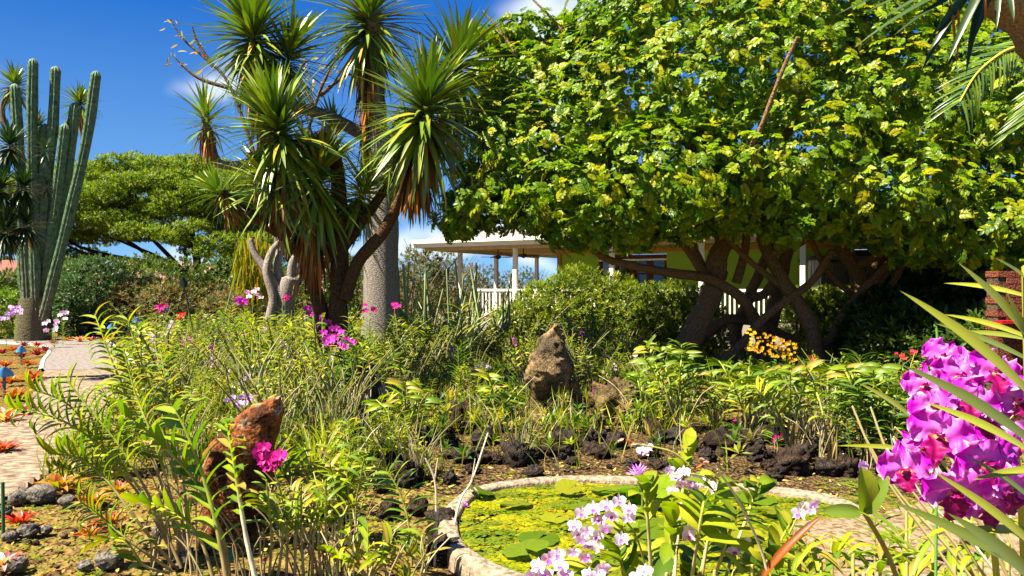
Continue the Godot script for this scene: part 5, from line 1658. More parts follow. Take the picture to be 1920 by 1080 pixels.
# one cane: a tube with alternate leaves as its sub-parts
func cane(o: Node3D, list: Array, r: float, leaves: int, ll: float, lw: float, kind: String, start := 0.3, plane := Vector3.ZERO, colb := "9c8a5c", colt := "8f9a3a") -> void:
	var w := []
	for a in pp(list): w.append(a - o.position)
	var s := spline(w, 5)
	var b := MB.new()
	var rad := []
	var cols := []
	for i in len(s):
		var t := float(i) / (len(s) - 1)
		rad.append(r * lerpf(1.0, 0.45, t) * (1.12 if i % 2 else 0.95))
		cols.append(jit(lin(colb).lerp(lin(colt), smoothstep(start * 0.6, start + 0.25, t)), 0.1) * (1.0 if i % 3 else 0.7))
	b.tube(s, rad, 7, cols)
	var c := part("cane", b.mesh(M.cane), o)
	var set_: Array = leaf_sets[kind]
	for q in leaves:
		var t := start + (1.0 - start) * (q + 0.6) / leaves
		var pt := along(s, minf(t, 1.0))
		var tang: Vector3 = pt[1]
		var ref := plane if plane != Vector3.ZERO else Vector3(1, 0, 0.35)
		var sd := (ref - tang * ref.dot(tang)).normalized().rotated(tang, R(-0.22, 0.22)) * (1.0 if q % 2 else -1.0)
		var dir := (sd * 0.75 + tang * R(0.55, 0.8)).normalized()
		var l := ll * R(0.85, 1.1) * (1.0 - 0.35 * pow(t, 5.0))
		part("leaf", pick(set_), c, aim(dir, pt[0], l, lw * R(0.85, 1.1), tang - sd * 0.35 + Vector3(0, 0.25, 0.3)))

func bare_canes(o: Node3D, x0: float, x1: float, yb: float, d: float, n: int, hmin: float, hmax: float, lean: float, col := "c4b58a") -> void:
	for i in n:
		var px := R(x0, x1)
		var dd := d + R(-0.15, 0.15)
		var foot := at(px, 540, dd) * Vector3(1, 0, 1) - o.position
		var h := R(hmin, hmax)
		var out := Vector3(R(-1, 1) * lean * h * 1.5, 0, R(-0.6, 0.6) * lean * h)
		var s := spline([foot - Vector3(0, 0.04, 0), foot + out * 0.2 + Vector3(R(-0.02, 0.02), h * 0.35, R(-0.02, 0.02)), foot + out * 0.55 + Vector3(R(-0.03, 0.03), h * 0.7, R(-0.03, 0.03)), foot + out + Vector3(0, h * R(0.85, 1.0), 0)], 3)
		var b := MB.new()
		var c := jit(lin(col).lerp(lin("6e5434"), R(0.0, 0.75)), 0.25)
		var cols := []
		var rad := []
		for k in len(s):
			cols.append(c * (1.0 if k % 2 else 0.72))
			rad.append(lerpf(0.0055, 0.003, float(k) / len(s)))
		b.tube(s, rad, 5, cols)
		part("old_cane", b.mesh(M.cane), o)

func flower(o: Node3D, kind: String, p: Vector3, size: float, face := Vector3(0, 0, 1)) -> void:
	part("flower", pick(flower_sets[kind]), o, aim(face + rdir() * 0.4, p, size, size))

func stalk(o: Node3D, called: String, list: Array, r0: float, r1: float, col: String) -> Node3D:
	var w := []
	for a in pp(list): w.append(a - o.position)
	var s := spline(w, 5)
	var b := MB.new()
	b.tube(s, lerps([r0, r1], len(s)), 6, lerps([lin(col), lin(col)], len(s)))
	return part(called, b.mesh(M.cane), o)

# big ruffled petal pointing along -Z, facing +Y
func ruffled(L: float, W: float, curl: float, ruf: float, cin: Color, cout: Color, edge: Color, seed_: float, point := false, rate := 1.4) -> ArrayMesh:
	var b := MB.new()
	var nu := 20
	var nv := 12
	for i in nu + 1:
		var t := float(i) / nu
		var w := W * 0.5 * (pow(sin(PI * clampf(t * 0.86 + 0.06, 0, 1)), 0.6) if not point else MB.width_at(t, 0) + 0.04)
		for j in nv + 1:
			var u := (float(j) / nv - 0.5) * 2.0
			var e := pow(absf(u), 2.0) * smoothstep(0.1, 0.5, t)
			var y := ruf * L * e * (sin(t * 13.0 + seed_ + u * 2.0) + 0.55 * sin(t * 31.0 + seed_ * 3.0 + u)) + 0.05 * L * sin(u * 5.0 + t * 6.0 + seed_) - curl * L * t * t + 0.1 * L * absf(u) * t
			var ex := ruf * L * 0.4 * e * cos(t * 17.0 + seed_ * 2.0)
			var vein := 0.88 + 0.12 * sin(u * 26.0)
			var c := cin.lerp(cout, clampf(t * rate - 0.1, 0, 1)) * vein
			c = c.lerp(edge, clampf(e * e * e * e * 0.9, 0, 1))
			b.vert(Vector3(u * w + ex * signf(u), y, -t * L + ex * (1.0 if t > 0.8 else 0.0)), Vector3.UP, c)
	for i in nu:
		for j in nv:
			var a := i * (nv + 1) + j
			b.quad(a, a + nv + 1, a + nv + 2, a + 1)
	b.smooth()
	return b.mesh(M.petal)

var cat_meshes := {}

func cattleya(o: Node3D, p: Vector3, size: float, face: Vector3, roll: float) -> void:
	if cat_meshes.is_empty():
		var mg := lin("c80cbc")
		var pl := lin("f0a4ec")
		var wh := lin("f6d6f4")
		cat_meshes.petal = []
		cat_meshes.sepal = []
		cat_meshes.lip = []
		for i in 4:
			cat_meshes.petal.append(ruffled(1.0, 1.15, 0.12, 0.17, lin("e478de"), [mg, lin("bc08b4"), lin("cc20c4"), mg][i], [pl, wh, lin("e070dc"), pl][i], i * 1.7))
			cat_meshes.sepal.append(ruffled(1.05, 0.5, 0.2, 0.06, lin("e070dc"), mg, [pl, mg, mg, pl][i], i * 2.1, true))
			cat_meshes.lip.append(ruffled(0.95, 0.8, 0.45, 0.16, lin("f0b020") if i % 2 else lin("f4d0a0"), lin("90065a"), lin("c020a8"), i * 1.3, false, 5.0))
	var fl := Node3D.new()
	var k: int = o.get_meta("n_bloom") + 1 if o.has_meta("n_bloom") else 0
	o.set_meta("n_bloom", k)
	fl.name = "bloom" if k == 0 else "bloom_%03d" % k
	o.add_child(fl)
	fl.position = p - o.position
	var bs := Basis.looking_at(face.normalized(), Vector3(0.1, 1, 0)).rotated(face.normalized(), roll)
	fl.basis = bs.scaled(Vector3.ONE * size)
	# in the bloom's own axes: -Z faces the viewer, petals spread in XY
	for a in [PI / 2, PI / 2 + 2.25, PI / 2 - 2.25]:
		part("sepal", pick(cat_meshes.sepal), fl, aim(Vector3(cos(a), sin(a), 0.1), Vector3(0, 0, 0.04), 0.95, 0.95, Vector3(0, 0, -1)))
	for a in [0.35, PI - 0.35]:
		part("petal", pick(cat_meshes.petal), fl, aim(Vector3(cos(a), sin(a), -0.15), Vector3(0, 0, 0), 1.0, 1.0, Vector3(0, 0, -1)))
	part("lip", pick(cat_meshes.lip), fl, aim(Vector3(0, -0.75, -0.7), Vector3(0, 0, -0.05), 0.85, 0.95, Vector3(0, 0.7, -0.7)))
	part("throat", pick(cat_meshes.lip), fl, aim(Vector3(0, -0.35, -1.0), Vector3(0, 0.06, -0.05), 0.42, 0.42, Vector3(0, -1, 0.3)))

func make_foreground() -> void:
	lance_set("lime", [Color(0.27, 0.31, 0.01), Color(0.18, 0.25, 0.01), Color(0.36, 0.35, 0.012), Color(0.11, 0.19, 0.012), Color(0.32, 0.24, 0.04), Color(0.21, 0.28, 0.012)], M.leaf)
	lance_set("green", [Color(0.1, 0.18, 0.012), Color(0.15, 0.23, 0.014), Color(0.22, 0.28, 0.014)], M.leaf)
	lance_set("broad", [Color(0.16, 0.22, 0.012), Color(0.25, 0.29, 0.012), Color(0.07, 0.13, 0.014), Color(0.32, 0.31, 0.02)], M.glossy_leaf, 2)
	# tall leafy orchid leaning over the path
	var o := thing("arching_orchid", "tall arching cane orchid with many curved leaves overhanging the tan path", "orchid", ground_at(335, 1062))
	var pl := Vector3(0.95, 0.2, 0.2)
	cane(o, [[330, 1060, 4.55], [290, 960, 4.5], [215, 860, 4.45], [120, 790, 4.4], [25, 765, 4.35]], 0.009, 37, 0.232, 0.043, "lime", 0.4, pl)
	cane(o, [[335, 1060, 4.6], [270, 940, 4.6], [190, 840, 4.6], [130, 760, 4.6], [60, 730, 4.6]], 0.009, 35, 0.221, 0.043, "lime", 0.4, pl)
	cane(o, [[340, 1065, 4.5], [280, 930, 4.5], [220, 830, 4.5], [170, 770, 4.5], [125, 712, 4.5]], 0.009, 35, 0.209, 0.043, "lime", 0.35, pl)
	cane(o, [[345, 1060, 4.7], [310, 930, 4.75], [265, 800, 4.8], [220, 700, 4.8], [178, 590, 4.85]], 0.009, 24, 0.221, 0.045, "lime", 0.55, pl)
	cane(o, [[350, 1060, 4.7], [300, 900, 4.7], [255, 790, 4.7], [215, 690, 4.7], [195, 640, 4.7]], 0.008, 17, 0.209, 0.040, "lime", 0.6, pl)
	cane(o, [[350, 1060, 4.6], [320, 930, 4.6], [290, 830, 4.6], [255, 740, 4.65], [232, 655, 4.65]], 0.009, 44, 0.184, 0.040, "lime", 0.4, pl)
	cane(o, [[352, 1060, 4.8], [330, 900, 4.8], [300, 780, 4.85], [255, 650, 4.9], [240, 600, 4.9]], 0.008, 9, 0.209, 0.040, "lime", 0.75, pl)
	cane(o, [[355, 1060, 4.6], [350, 950, 4.65], [335, 850, 4.7], [318, 760, 4.7], [302, 660, 4.75]], 0.008, 14, 0.196, 0.040, "lime", 0.6, pl)
	cane(o, [[325, 1060, 4.5], [260, 980, 4.4], [200, 900, 4.4], [150, 860, 4.4], [90, 850, 4.4]], 0.009, 31, 0.221, 0.040, "lime", 0.4, pl)
	cane(o, [[322, 1070, 4.4], [250, 1020, 4.3], [190, 970, 4.3], [150, 940, 4.3]], 0.009, 24, 0.196, 0.040, "lime", 0.4, pl)
	cane(o, [[318, 1075, 4.4], [270, 1060, 4.3], [230, 1010, 4.25], [170, 1020, 4.2]], 0.008, 20, 0.184, 0.039, "lime", 0.3, pl)
	bare_canes(o, 280, 380, 1062, 4.6, 18, 0.3, 0.8, 0.35)
	# stout broad-leaved orchid in front of the stone
	o = thing("stout_orchid", "stout cane orchid with large dark-ribbed leaves before the rust-red stone", "orchid", ground_at(420, 1078))
	cane(o, [[425, 1085, 4.15], [405, 980, 4.15], [380, 890, 4.15], [350, 810, 4.15], [330, 770, 4.15]], 0.014, 20, 0.287, 0.074, "green", 0.1, Vector3(0.9, 0, 0.4))
	cane(o, [[430, 1085, 4.2], [415, 1000, 4.2], [365, 900, 4.2], [300, 830, 4.2], [230, 770, 4.2]], 0.012, 18, 0.239, 0.059, "green", 0.35, Vector3(0.8, 0, 0.5))
	cane(o, [[480, 1090, 4.0], [462, 1010, 4.0], [447, 920, 4.0], [436, 850, 4.0], [425, 790, 4.0]], 0.013, 22, 0.143, 0.057, "lime", 0.35, Vector3(0.6, 0, 0.6), "d8d0b0")
	cane(o, [[400, 1085, 4.2], [375, 1010, 4.2], [330, 960, 4.2], [265, 940, 4.2]], 0.01, 12, 0.239, 0.057, "lime", 0.4)
	bare_canes(o, 400, 500, 1080, 4.15, 12, 0.2, 0.5, 0.4, "b0a078")
	# clump of pale canes with the hot pink blooms
	o = thing("hot_pink_orchid", "pale-caned orchid clump carrying hot pink blooms before the rust-red stone", "orchid", ground_at(545, 1075))
	for i in 9:
		var x := 505.0 + i * 16
		var h := 900.0 + (i * 53 % 7) * 12
		cane(o, [[x, 1080, 4.3], [x + R(-6, 10), 1000, 4.3], [x + R(-8, 26), h, 4.3 + R(-0.1, 0.1)]], 0.009, 9, 0.160, 0.031, "lime", 0.5, rdir() * Vector3(1, 0, 1), "a8986c")
	bare_canes(o, 490, 660, 1075, 4.3, 22, 0.2, 0.5, 0.5, "a8976a")
	var st := stalk(o, "flower_spike", [[535, 1010, 4.25], [530, 940, 4.22], [515, 885, 4.2], [505, 855, 4.18]], 0.004, 0.003, "8a8a40")
	for q in [[494, 838], [488, 848], [510, 858], [500, 868], [524, 855], [505, 876], [516, 866], [496, 862]]:
		part("flower", pick(flower_sets.hot), st, aim(Vector3(R(-0.5, 0.5), R(-0.2, 0.4), 1), at(q[0], q[1], 4.15) - o.position, R(0.038, 0.05), 0.045))
	# yellow-green leafy clumps right of it
	for q in [[640, 1010, 4.95, 0.9, 10, "lime cane orchid beside the stony gap"], [590, 960, 5.6, 0.85, 12, "lime cane orchid beside the standing stone's right flank"], [560, 1000, 5.0, 0.6, 8, "short lime cane orchid at the standing stone's foot"]]:
		o = thing("clump_orchid", q[5], "orchid", at(q[0], 540, q[2]) * Vector3(1, 0, 1))
		for i in q[4]:
			var x: float = q[0] + R(-35, 35)
			var base: float = 540 + EYE * F / q[2]
			var tx := x + R(-60, 60)
			cane(o, [[x, base, q[2]], [lerpf(x, tx, 0.4), base - 0.5 * q[3] * F / q[2] * R(0.4, 0.6), q[2]], [tx, base - 0.5 * q[3] * F / q[2] * R(0.8, 1.2), q[2] + R(-0.2, 0.2)]], 0.008, 9, 0.2, 0.042, "lime", 0.45, rdir() * Vector3(1, 0, 1), "c8bd90")
		bare_canes(o, q[0] - 40, q[0] + 40, 0, q[2], 16, 0.2, 0.5, 0.35)
	# large-leaved orchids on the shaded bank
	for q in [[1270, 812, 655, 7, "by the tan ledge stone"], [1345, 806, 700, 6, "on the tan ledge stone"], [1405, 822, 675, 7, "below the golden flower spray"], [1480, 850, 700, 6, "below the single red bloom"], [1560, 860, 690, 8, "beside the thin red flower spray"], [1640, 872, 700, 8, "behind the magenta blooms"], [1210, 800, 690, 5, "beside the wide tan boulder"], [760, 838, 720, 6, "between the stump and the flat-topped boulder"], [930, 800, 715, 6, "left of the hollow stone"]]:
		var foot := ground_at(q[0], q[1])
		var d := -foot.z
		o = thing("banked_orchid", "large-leaved green orchid clump " + q[4], "orchid", foot)
		for i in q[3]:
			var tx: float = q[0] + R(-62, 62)
			var ty: float = q[2] + R(-15, 45)
			cane(o, [[q[0] + R(-10, 10), q[1] + 8, d], [lerpf(q[0], tx, 0.35), lerpf(q[1], ty, 0.5), d + R(-0.1, 0.1)], [lerpf(q[0], tx, 0.8), lerpf(q[1], ty, 0.88), d + R(-0.2, 0.2)], [tx, ty, d + R(-0.25, 0.25)]], 0.012, 13, 0.25, 0.052, pick(["green", "green", "lime"]), 0.25, Vector3(1, 0, R(-0.6, 0.6)))
		bare_canes(o, q[0] - 30, q[0] + 30, 0, d, 8, 0.3, 0.7, 0.5)
	# single arching stems with feathery leaves
	o = thing("feather_orchid", "upright orchid stem with paired arching leaves left of the pond rim", "orchid", ground_at(775, 1060))
	cane(o, [[772, 1062, 4.5], [770, 1020, 4.5], [762, 960, 4.5], [745, 915, 4.5], [728, 885, 4.5]], 0.007, 18, 0.2, 0.048, "green", 0.3, Vector3(1, 0, 0.2))
	cane(o, [[790, 1075, 4.4], [795, 1040, 4.4], [790, 1000, 4.4]], 0.007, 8, 0.19, 0.044, "lime", 0.3, Vector3(1, 0, 0.2))
	o = thing("feather_orchid", "short orchid stem of paired arching leaves beside the stump", "orchid", ground_at(655, 900))
	cane(o, [[655, 905, 6.5], [656, 850, 6.5], [652, 790, 6.5]], 0.008, 14, 0.2, 0.04, "lime", 0.25, Vector3(1, 0, 0.2))
	o = thing("feather_orchid", "low leafy orchid with spreading stems at the pond rim's outer side", "orchid", ground_at(690, 1075))
	for q in [[650, 1000], [690, 985], [735, 1015], [620, 1030], [770, 1040], [715, 1040]]:
		cane(o, [[690, 1085, 4.2], [lerpf(690, q[0], 0.5), 1050, 4.2], [q[0], q[1], 4.2]], 0.007, 9, 0.2, 0.044, "lime", 0.3, rdir() * Vector3(1, 0, 1))
	bare_canes(o, 610, 800, 0, 4.25, 22, 0.12, 0.35, 0.5)
	# leafless lichened twigs
	for q in [[[[815, 1045, 4.6], [818, 960, 4.6], [815, 900, 4.6], [798, 860, 4.6]], "pale bare lichened twig standing left of the pond rim"], [[[845, 990, 5.0], [862, 940, 5.1], [885, 900, 5.3], [915, 812, 5.5]], "thin grey stake leaning over the pond rim"]]:
		var tw := thing("bare_twig", q[1], "twig", at(q[0][0][0], 540, q[0][0][2]) * Vector3(1, 0, 1))
		stalk(tw, "stem", [[q[0][0][0], 540 + (EYE + 0.03) * F / q[0][0][2], q[0][0][2]]] + q[0].slice(1), 0.009, 0.005, "b9ad98")
		stalk(tw, "side_twig", [q[0][2], [q[0][2][0] + 6, q[0][2][1] - 40, q[0][2][2]]], 0.005, 0.003, "b9ad98")

	# white and pink orchids at the pond's near edge
	o = thing("white_pink_orchid", "leafy orchid with sprays of white and pink flowers over the pond", "orchid", at(1250, 540, 2.75) * Vector3(1, 0, 1))
	var gy := 540 + EYE * F / 2.75
	for q in [[1290, 835, 1250, 6, 0.16], [1210, 905, 1230, 5, 0.17], [1320, 940, 1275, 6, 0.16], [1170, 985, 1215, 5, 0.16], [1260, 980, 1250, 6, 0.16], [1380, 965, 1290, 6, 0.16], [1100, 1060, 1200, 5, 0.15], [1220, 1030, 1230, 5, 0.15], [1330, 1010, 1270, 6, 0.16], [1425, 905, 1310, 8, 0.15], [1390, 1040, 1300, 6, 0.15], [1450, 1030, 1330, 6, 0.15], [1290, 1060, 1260, 6, 0.15], [1160, 1040, 1220, 6, 0.15], [1480, 985, 1350, 7, 0.14], [1350, 900, 1290, 4, 0.14]]:
		var dd := 2.75 + R(-0.3, 0.35)
		cane(o, [[q[2], gy + 60, 2.75], [lerpf(q[2], q[0], 0.35), lerpf(gy, q[1], 0.55), 2.75], [lerpf(q[2], q[0], 0.8), lerpf(gy, q[1], 0.88), dd], [q[0], q[1], dd]], 0.008, q[3] + 4, q[4] * 0.95, 0.052, "broad", 0.6, rdir() * Vector3(1, 0, 1), "bdb08c", "a0a03c")
	var spikes := [
		[[[1215, 1080, 2.7], [1190, 1000, 2.65], [1150, 965, 2.6], [1090, 975, 2.55]], [[1090, 962], [1078, 985], [1112, 955], [1122, 975], [1138, 948], [1148, 966], [1100, 995], [1120, 1005], [1092, 1012], [1135, 990], [1105, 1022], [1076, 1035], [1125, 1028], [1150, 1025], [1165, 1010], [1098, 1045], [1180, 955], [1178, 972], [1160, 940], [1085, 1000]]],
		[[[1180, 1120, 2.5], [1130, 1080, 2.45], [1070, 1050, 2.4], [1010, 1065, 2.35]], [[1010, 1062], [1030, 1048], [1052, 1062], [1022, 1078], [1045, 1040], [1060, 1078], [1000, 1078], [1130, 1065], [1120, 1080], [1105, 1078], [1210, 1070], [1195, 1082]]],
		[[[1300, 960, 2.9], [1330, 910, 3.0], [1310, 890, 3.0], [1260, 890, 3.0]], [[1255, 882], [1268, 895], [1282, 885], [1295, 902], [1312, 898], [1275, 908], [1330, 908], [1340, 920], [1262, 920], [1300, 915]]],
		[[[1290, 870, 2.8], [1265, 850, 2.8], [1235, 840, 2.8], [1180, 830, 2.8]], [[1212, 838], [1205, 846]]],
		[[[1320, 1030, 2.6], [1300, 1010, 2.6], [1295, 1000, 2.6]], [[1293, 992], [1290, 1004], [1382, 1022], [1395, 1016], [1376, 1034]]],
		[[[1480, 1000, 2.7], [1500, 960, 2.7], [1510, 945, 2.7]], [[1505, 950], [1520, 955], [1498, 962], [1525, 944]]]]
	for s in spikes:
		var sp := stalk(o, "flower_spike", s[0], 0.004, 0.0025, "8f9040")
		for q in s[1]:
			part("flower", pick(flower_sets.white), sp, aim(Vector3(R(-0.7, 0.5), R(-0.3, 0.4), 1), at(q[0], q[1], s[0][3 if len(s[0]) > 3 else 2][2] + R(-0.04, 0.05)) - o.position, R(0.023, 0.031), 0.027))
	for q in [[1170, 822], [1185, 828], [1195, 832], [1322, 862], [1330, 866], [1316, 870], [1345, 915], [1350, 925]]:
		part("bud", leaf_sets.bud[rng.randi() % 2] if leaf_sets.has("bud") else bud_mesh(), o, aim(Vector3(-0.7, R(-0.4, 0.3), 0.4), at(q[0], q[1], 2.8) - o.position, 0.03, 0.03))
	# single rust-brown strap leaf and the pair of broad pale leaves
	o = thing("rust_leaf_orchid", "orchid shoot with one long rust-brown dying leaf beside the flagstones", "orchid", at(1440, 540, 2.4) * Vector3(1, 0, 1))
	stalk(o, "cane", [[1440, 1540, 2.4], [1435, 1250, 2.4], [1428, 1085, 2.4]], 0.009, 0.007, "b0a070")
	var rb := MB.new()
	var c0 := at(1425, 1090, 2.4) - o.position
	var c1 := at(1525, 955, 2.35) - o.position
	rb.blade(c0, c1 - c0, Vector3(-0.6, 0.5, 0.6), (c1 - c0).length() * 1.05, 0.036, 0.55, 0.6, 9, lin("a8561c"), lin("84400f"), lin("5a3414"), 0, 0.06)
	part("leaf", rb.mesh(M.leaf), o)
	stalk(o, "cane", [[1460, 1540, 2.4], [1450, 1300, 2.4], [1440, 1080, 2.4], [1390, 950, 2.35], [1345, 880, 2.3]], 0.006, 0.003, "c4b898")
	o = thing("twin_leaf_orchid", "orchid cane topped by a pair of broad pale leaves over the flagstones", "orchid", at(1720, 540, 2.0) * Vector3(1, 0, 1))
	var tc := stalk(o, "cane", [[1760, 1730, 2.0], [1720, 1300, 2.0], [1680, 1080, 2.0], [1620, 960, 1.95]], 0.009, 0.006, "8e7a3c")
	for q in [[1618, 962, 1630, 880, 0.125, 0.06, "lin"], [1622, 965, 1662, 890, 0.115, 0.045, ""], [1615, 962, 1555, 955, 0.115, 0.036, ""]]:
		var a := at(q[0], q[1], 1.95) - o.position
		var b := at(q[2], q[3], 1.9) - o.position
		var mb := MB.new()
		var col := Color(0.3, 0.33, 0.03) if q[6] == "lin" else Color(0.15, 0.22, 0.03)
		mb.blade(a, b - a, Vector3(0.2, 0.3, 1) if q[6] == "lin" else Vector3(-0.3, 0.5, 0.9), q[4], q[5], 0.5, 0.5, 8, col * 1.35, col, col, 2)
		part("leaf", mb.mesh(M.glossy_leaf), tc)
	# leaning bare canes at the right
	o = thing("leaning_cane_orchid", "clump of leaning bare pale canes between flagstones and magenta blooms", "orchid", at(1900, 540, 1.95) * Vector3(1, 0, 1))
	for i in 17:
		var x := 1660.0 + i * 15
		var dd := 1.95 + R(-0.15, 0.25)
		stalk(o, "cane", [[x + R(240, 300), 1300, dd], [x + 110 + R(-10, 20), 1060, dd], [x + R(-10, 30), 880 + R(-40, 50), dd], [x - 50 + R(-15, 25), 760 + R(-30, 80), dd]], 0.005, 0.003, pick(["d6c9a0", "c2b27c", "e4dcc4", "a89a5c"]))
	for i in 26:
		var p := at(R(1640, 1920), R(960, 1080), 2.0 + R(-0.2, 0.3)) - o.position
		part("leaf", pick(leaf_sets.lime), o, aim(Vector3(R(-1, 1), R(0.2, 1), R(-0.3, 0.8)), p, R(0.08, 0.14), R(0.02, 0.032)))
	# low leaf clump at the lower right
	for q in [[1600, 1040, 2.6], [1540, 1055, 2.7], [1480, 1050, 2.6], [1750, 1020, 2.5], [1700, 1055, 2.4], [1840, 1050, 2.2], [1650, 1000, 2.9], [1560, 1010, 3.0], [1790, 1060, 2.1], [1890, 1020, 2.0], [1410, 1060, 2.5], [1340, 1070, 2.4], [1250, 1075, 2.4], [1700, 960, 3.0], [1620, 1075, 2.2], [1500, 1000, 2.9]]:
		o = thing("leaf_tuft", "tuft of narrow yellow-green leaves in front of the flagstones", "plant", at(q[0], 540, q[2]) * Vector3(1, 0, 1), 0.0, "leaf tufts before the flagstones")
		var top := at(q[0], q[1], q[2]).y
		for i in 24:
			var a := R(0, TAU)
			part("leaf", pick(leaf_sets.lime), o, aim(Vector3(cos(a) * 0.7, R(0.3, 1.0), sin(a) * 0.7), Vector3(cos(a) * 0.03, top * R(0.6, 0.95), sin(a) * 0.03), R(0.12, 0.22), R(0.022, 0.038)))
		stalk(o, "stem", [[q[0], 540 + (EYE + 0.04) * F / q[2], q[2]], [q[0], q[1], q[2]]], 0.009, 0.006, "a89a5c")

	# magenta cattleya
	o = thing("magenta_cattleya", "big ruffled magenta orchid blooms in a crowded cluster", "orchid", at(1890, 540, 1.55) * Vector3(1, 0, 1))
	for q in [[[1900, 1700, 1.5], [1880, 1250, 1.5], [1860, 1000, 1.48], [1830, 880, 1.45]], [[1930, 1700, 1.5], [1925, 1200, 1.5], [1905, 850, 1.48], [1860, 740, 1.45]]]:
		stalk(o, "flower_stem", q, 0.008, 0.005, "a8a838")
	for q in [[1712, 870, 1.4, 0.062, -0.7, -0.1, 0.3], [1765, 815, 1.38, 0.072, -0.35, 0.1, -0.2], [1790, 905, 1.32, 0.076, -0.1, -0.45, 0.1], [1840, 860, 1.36, 0.08, 0.2, 0.0, 0.2], [1882, 900, 1.34, 0.07, 0.35, -0.25, -0.2], [1760, 770, 1.42, 0.06, -0.6, 0.3, 0.5], [1800, 720, 1.44, 0.066, -0.2, 0.3, 0.1], [1855, 715, 1.42, 0.07, 0.15, 0.4, -0.3], [1890, 760, 1.42, 0.066, 0.35, 0.2, 0.2], [1830, 790, 1.42, 0.07, 0.0, 0.1, 0.4], [1775, 690, 1.47, 0.055, -0.5, 0.4, -0.3], [1735, 840, 1.42, 0.06, -0.4, 0.3, 0.8], [1820, 760, 1.4, 0.06, -0.1, 0.2, -0.4], [1900, 830, 1.38, 0.07, 0.3, 0.1, 0.5], [1845, 930, 1.34, 0.06, 0.1, -0.5, 0.3], [1745, 735, 1.45, 0.055, -0.6, 0.2, 0.2]]:
		cattleya(o, at(1800 + (q[0] - 1800) * 1.15, 815 + (q[1] - 815) * 1.15, q[2]), q[3] * 0.75, Vector3(q[4], q[5], 1.0), q[6])
	# strap-leaved vanda rising at the right edge
	o = thing("strap_leaf_vanda", "tall vanda with long stiff strap leaves beside the magenta blooms", "orchid", at(1945, 540, 1.4) * Vector3(1, 0, 1))
	stalk(o, "stem", [[1950, 2200, 1.4], [1945, 1400, 1.4], [1935, 900, 1.4], [1925, 500, 1.4]], 0.012, 0.009, "8f9434")
	for q in [[1935, 745, 1710, 562, 1.25, 36], [1945, 660, 1818, 505, 1.28, 32], [1940, 835, 1712, 703, 1.2, 36], [1935, 850, 1752, 770, 1.16, 26], [1940, 640, 1785, 600, 1.4, 20], [1935, 680, 1768, 618, 1.45, 20], [1935, 560, 1785, 540, 1.5, 18], [1940, 640, 1800, 632, 1.5, 16], [1720, 792, 1622, 728, 1.55, 18], [1730, 848, 1580, 847, 1.6, 12], [1950, 1085, 1690, 965, 1.2, 30], [1960, 1045, 1770, 905, 1.15, 26], [1960, 1110, 1800, 985, 1.1, 40], [1950, 720, 1905, 560, 1.3, 24], [1960, 560, 1880, 490, 1.35, 22], [1960, 1000, 1800, 1010, 1.3, 22], [1960, 960, 1830, 870, 1.25, 18], [1960, 880, 1840, 910, 1.2, 20]]:
		var a := at(q[0], q[1], q[4] + 0.08) - o.position
		var b := at(q[2], q[3], q[4]) - o.position
		var mb := MB.new()
		var c: Color = jit(pick([Color(0.22, 0.24, 0.015), Color(0.13, 0.16, 0.02), Color(0.28, 0.29, 0.015)]), 0.12)
		var dir := (b - a)
		mb.blade(a, dir + Vector3(0, 0.12, 0) * dir.length(), Vector3(-0.25, 0.75, 0.75), dir.length() * 1.02, 0.95 * q[5] * q[4] / F, 0.24, 0.35, 10, c * 1.25, c, c * 0.9, 1)
		part("leaf", mb.mesh(M.sword_leaf), o)
	var stake := thing("plant_stake", "thin green plant stake above the magenta blooms", "stake", at(1755, 540, 1.9) * Vector3(1, 0, 1))
	stalk(stake, "rod", [[1752, 1795, 1.9], [1755, 1000, 1.9], [1758, 660, 1.9], [1752, 610, 1.9]], 0.004, 0.003, "5a8a3a")

func bud_mesh() -> ArrayMesh:
	var out := []
	for c in [lin("e8b89a"), lin("d07848")]:
		var b := MB.new()
		for i in 4:
			var a := TAU * i / 4
			b.blade(Vector3.ZERO, Vector3(0.3 * cos(a), 0.3 * sin(a), -1), Vector3(cos(a), sin(a), 0), 1.0, 0.55, 0.5, -0.5, 4, c, c, c * 0.8, 0)
		out.append(b.mesh(M.petal))
	leaf_sets.bud = out
	return out[0]

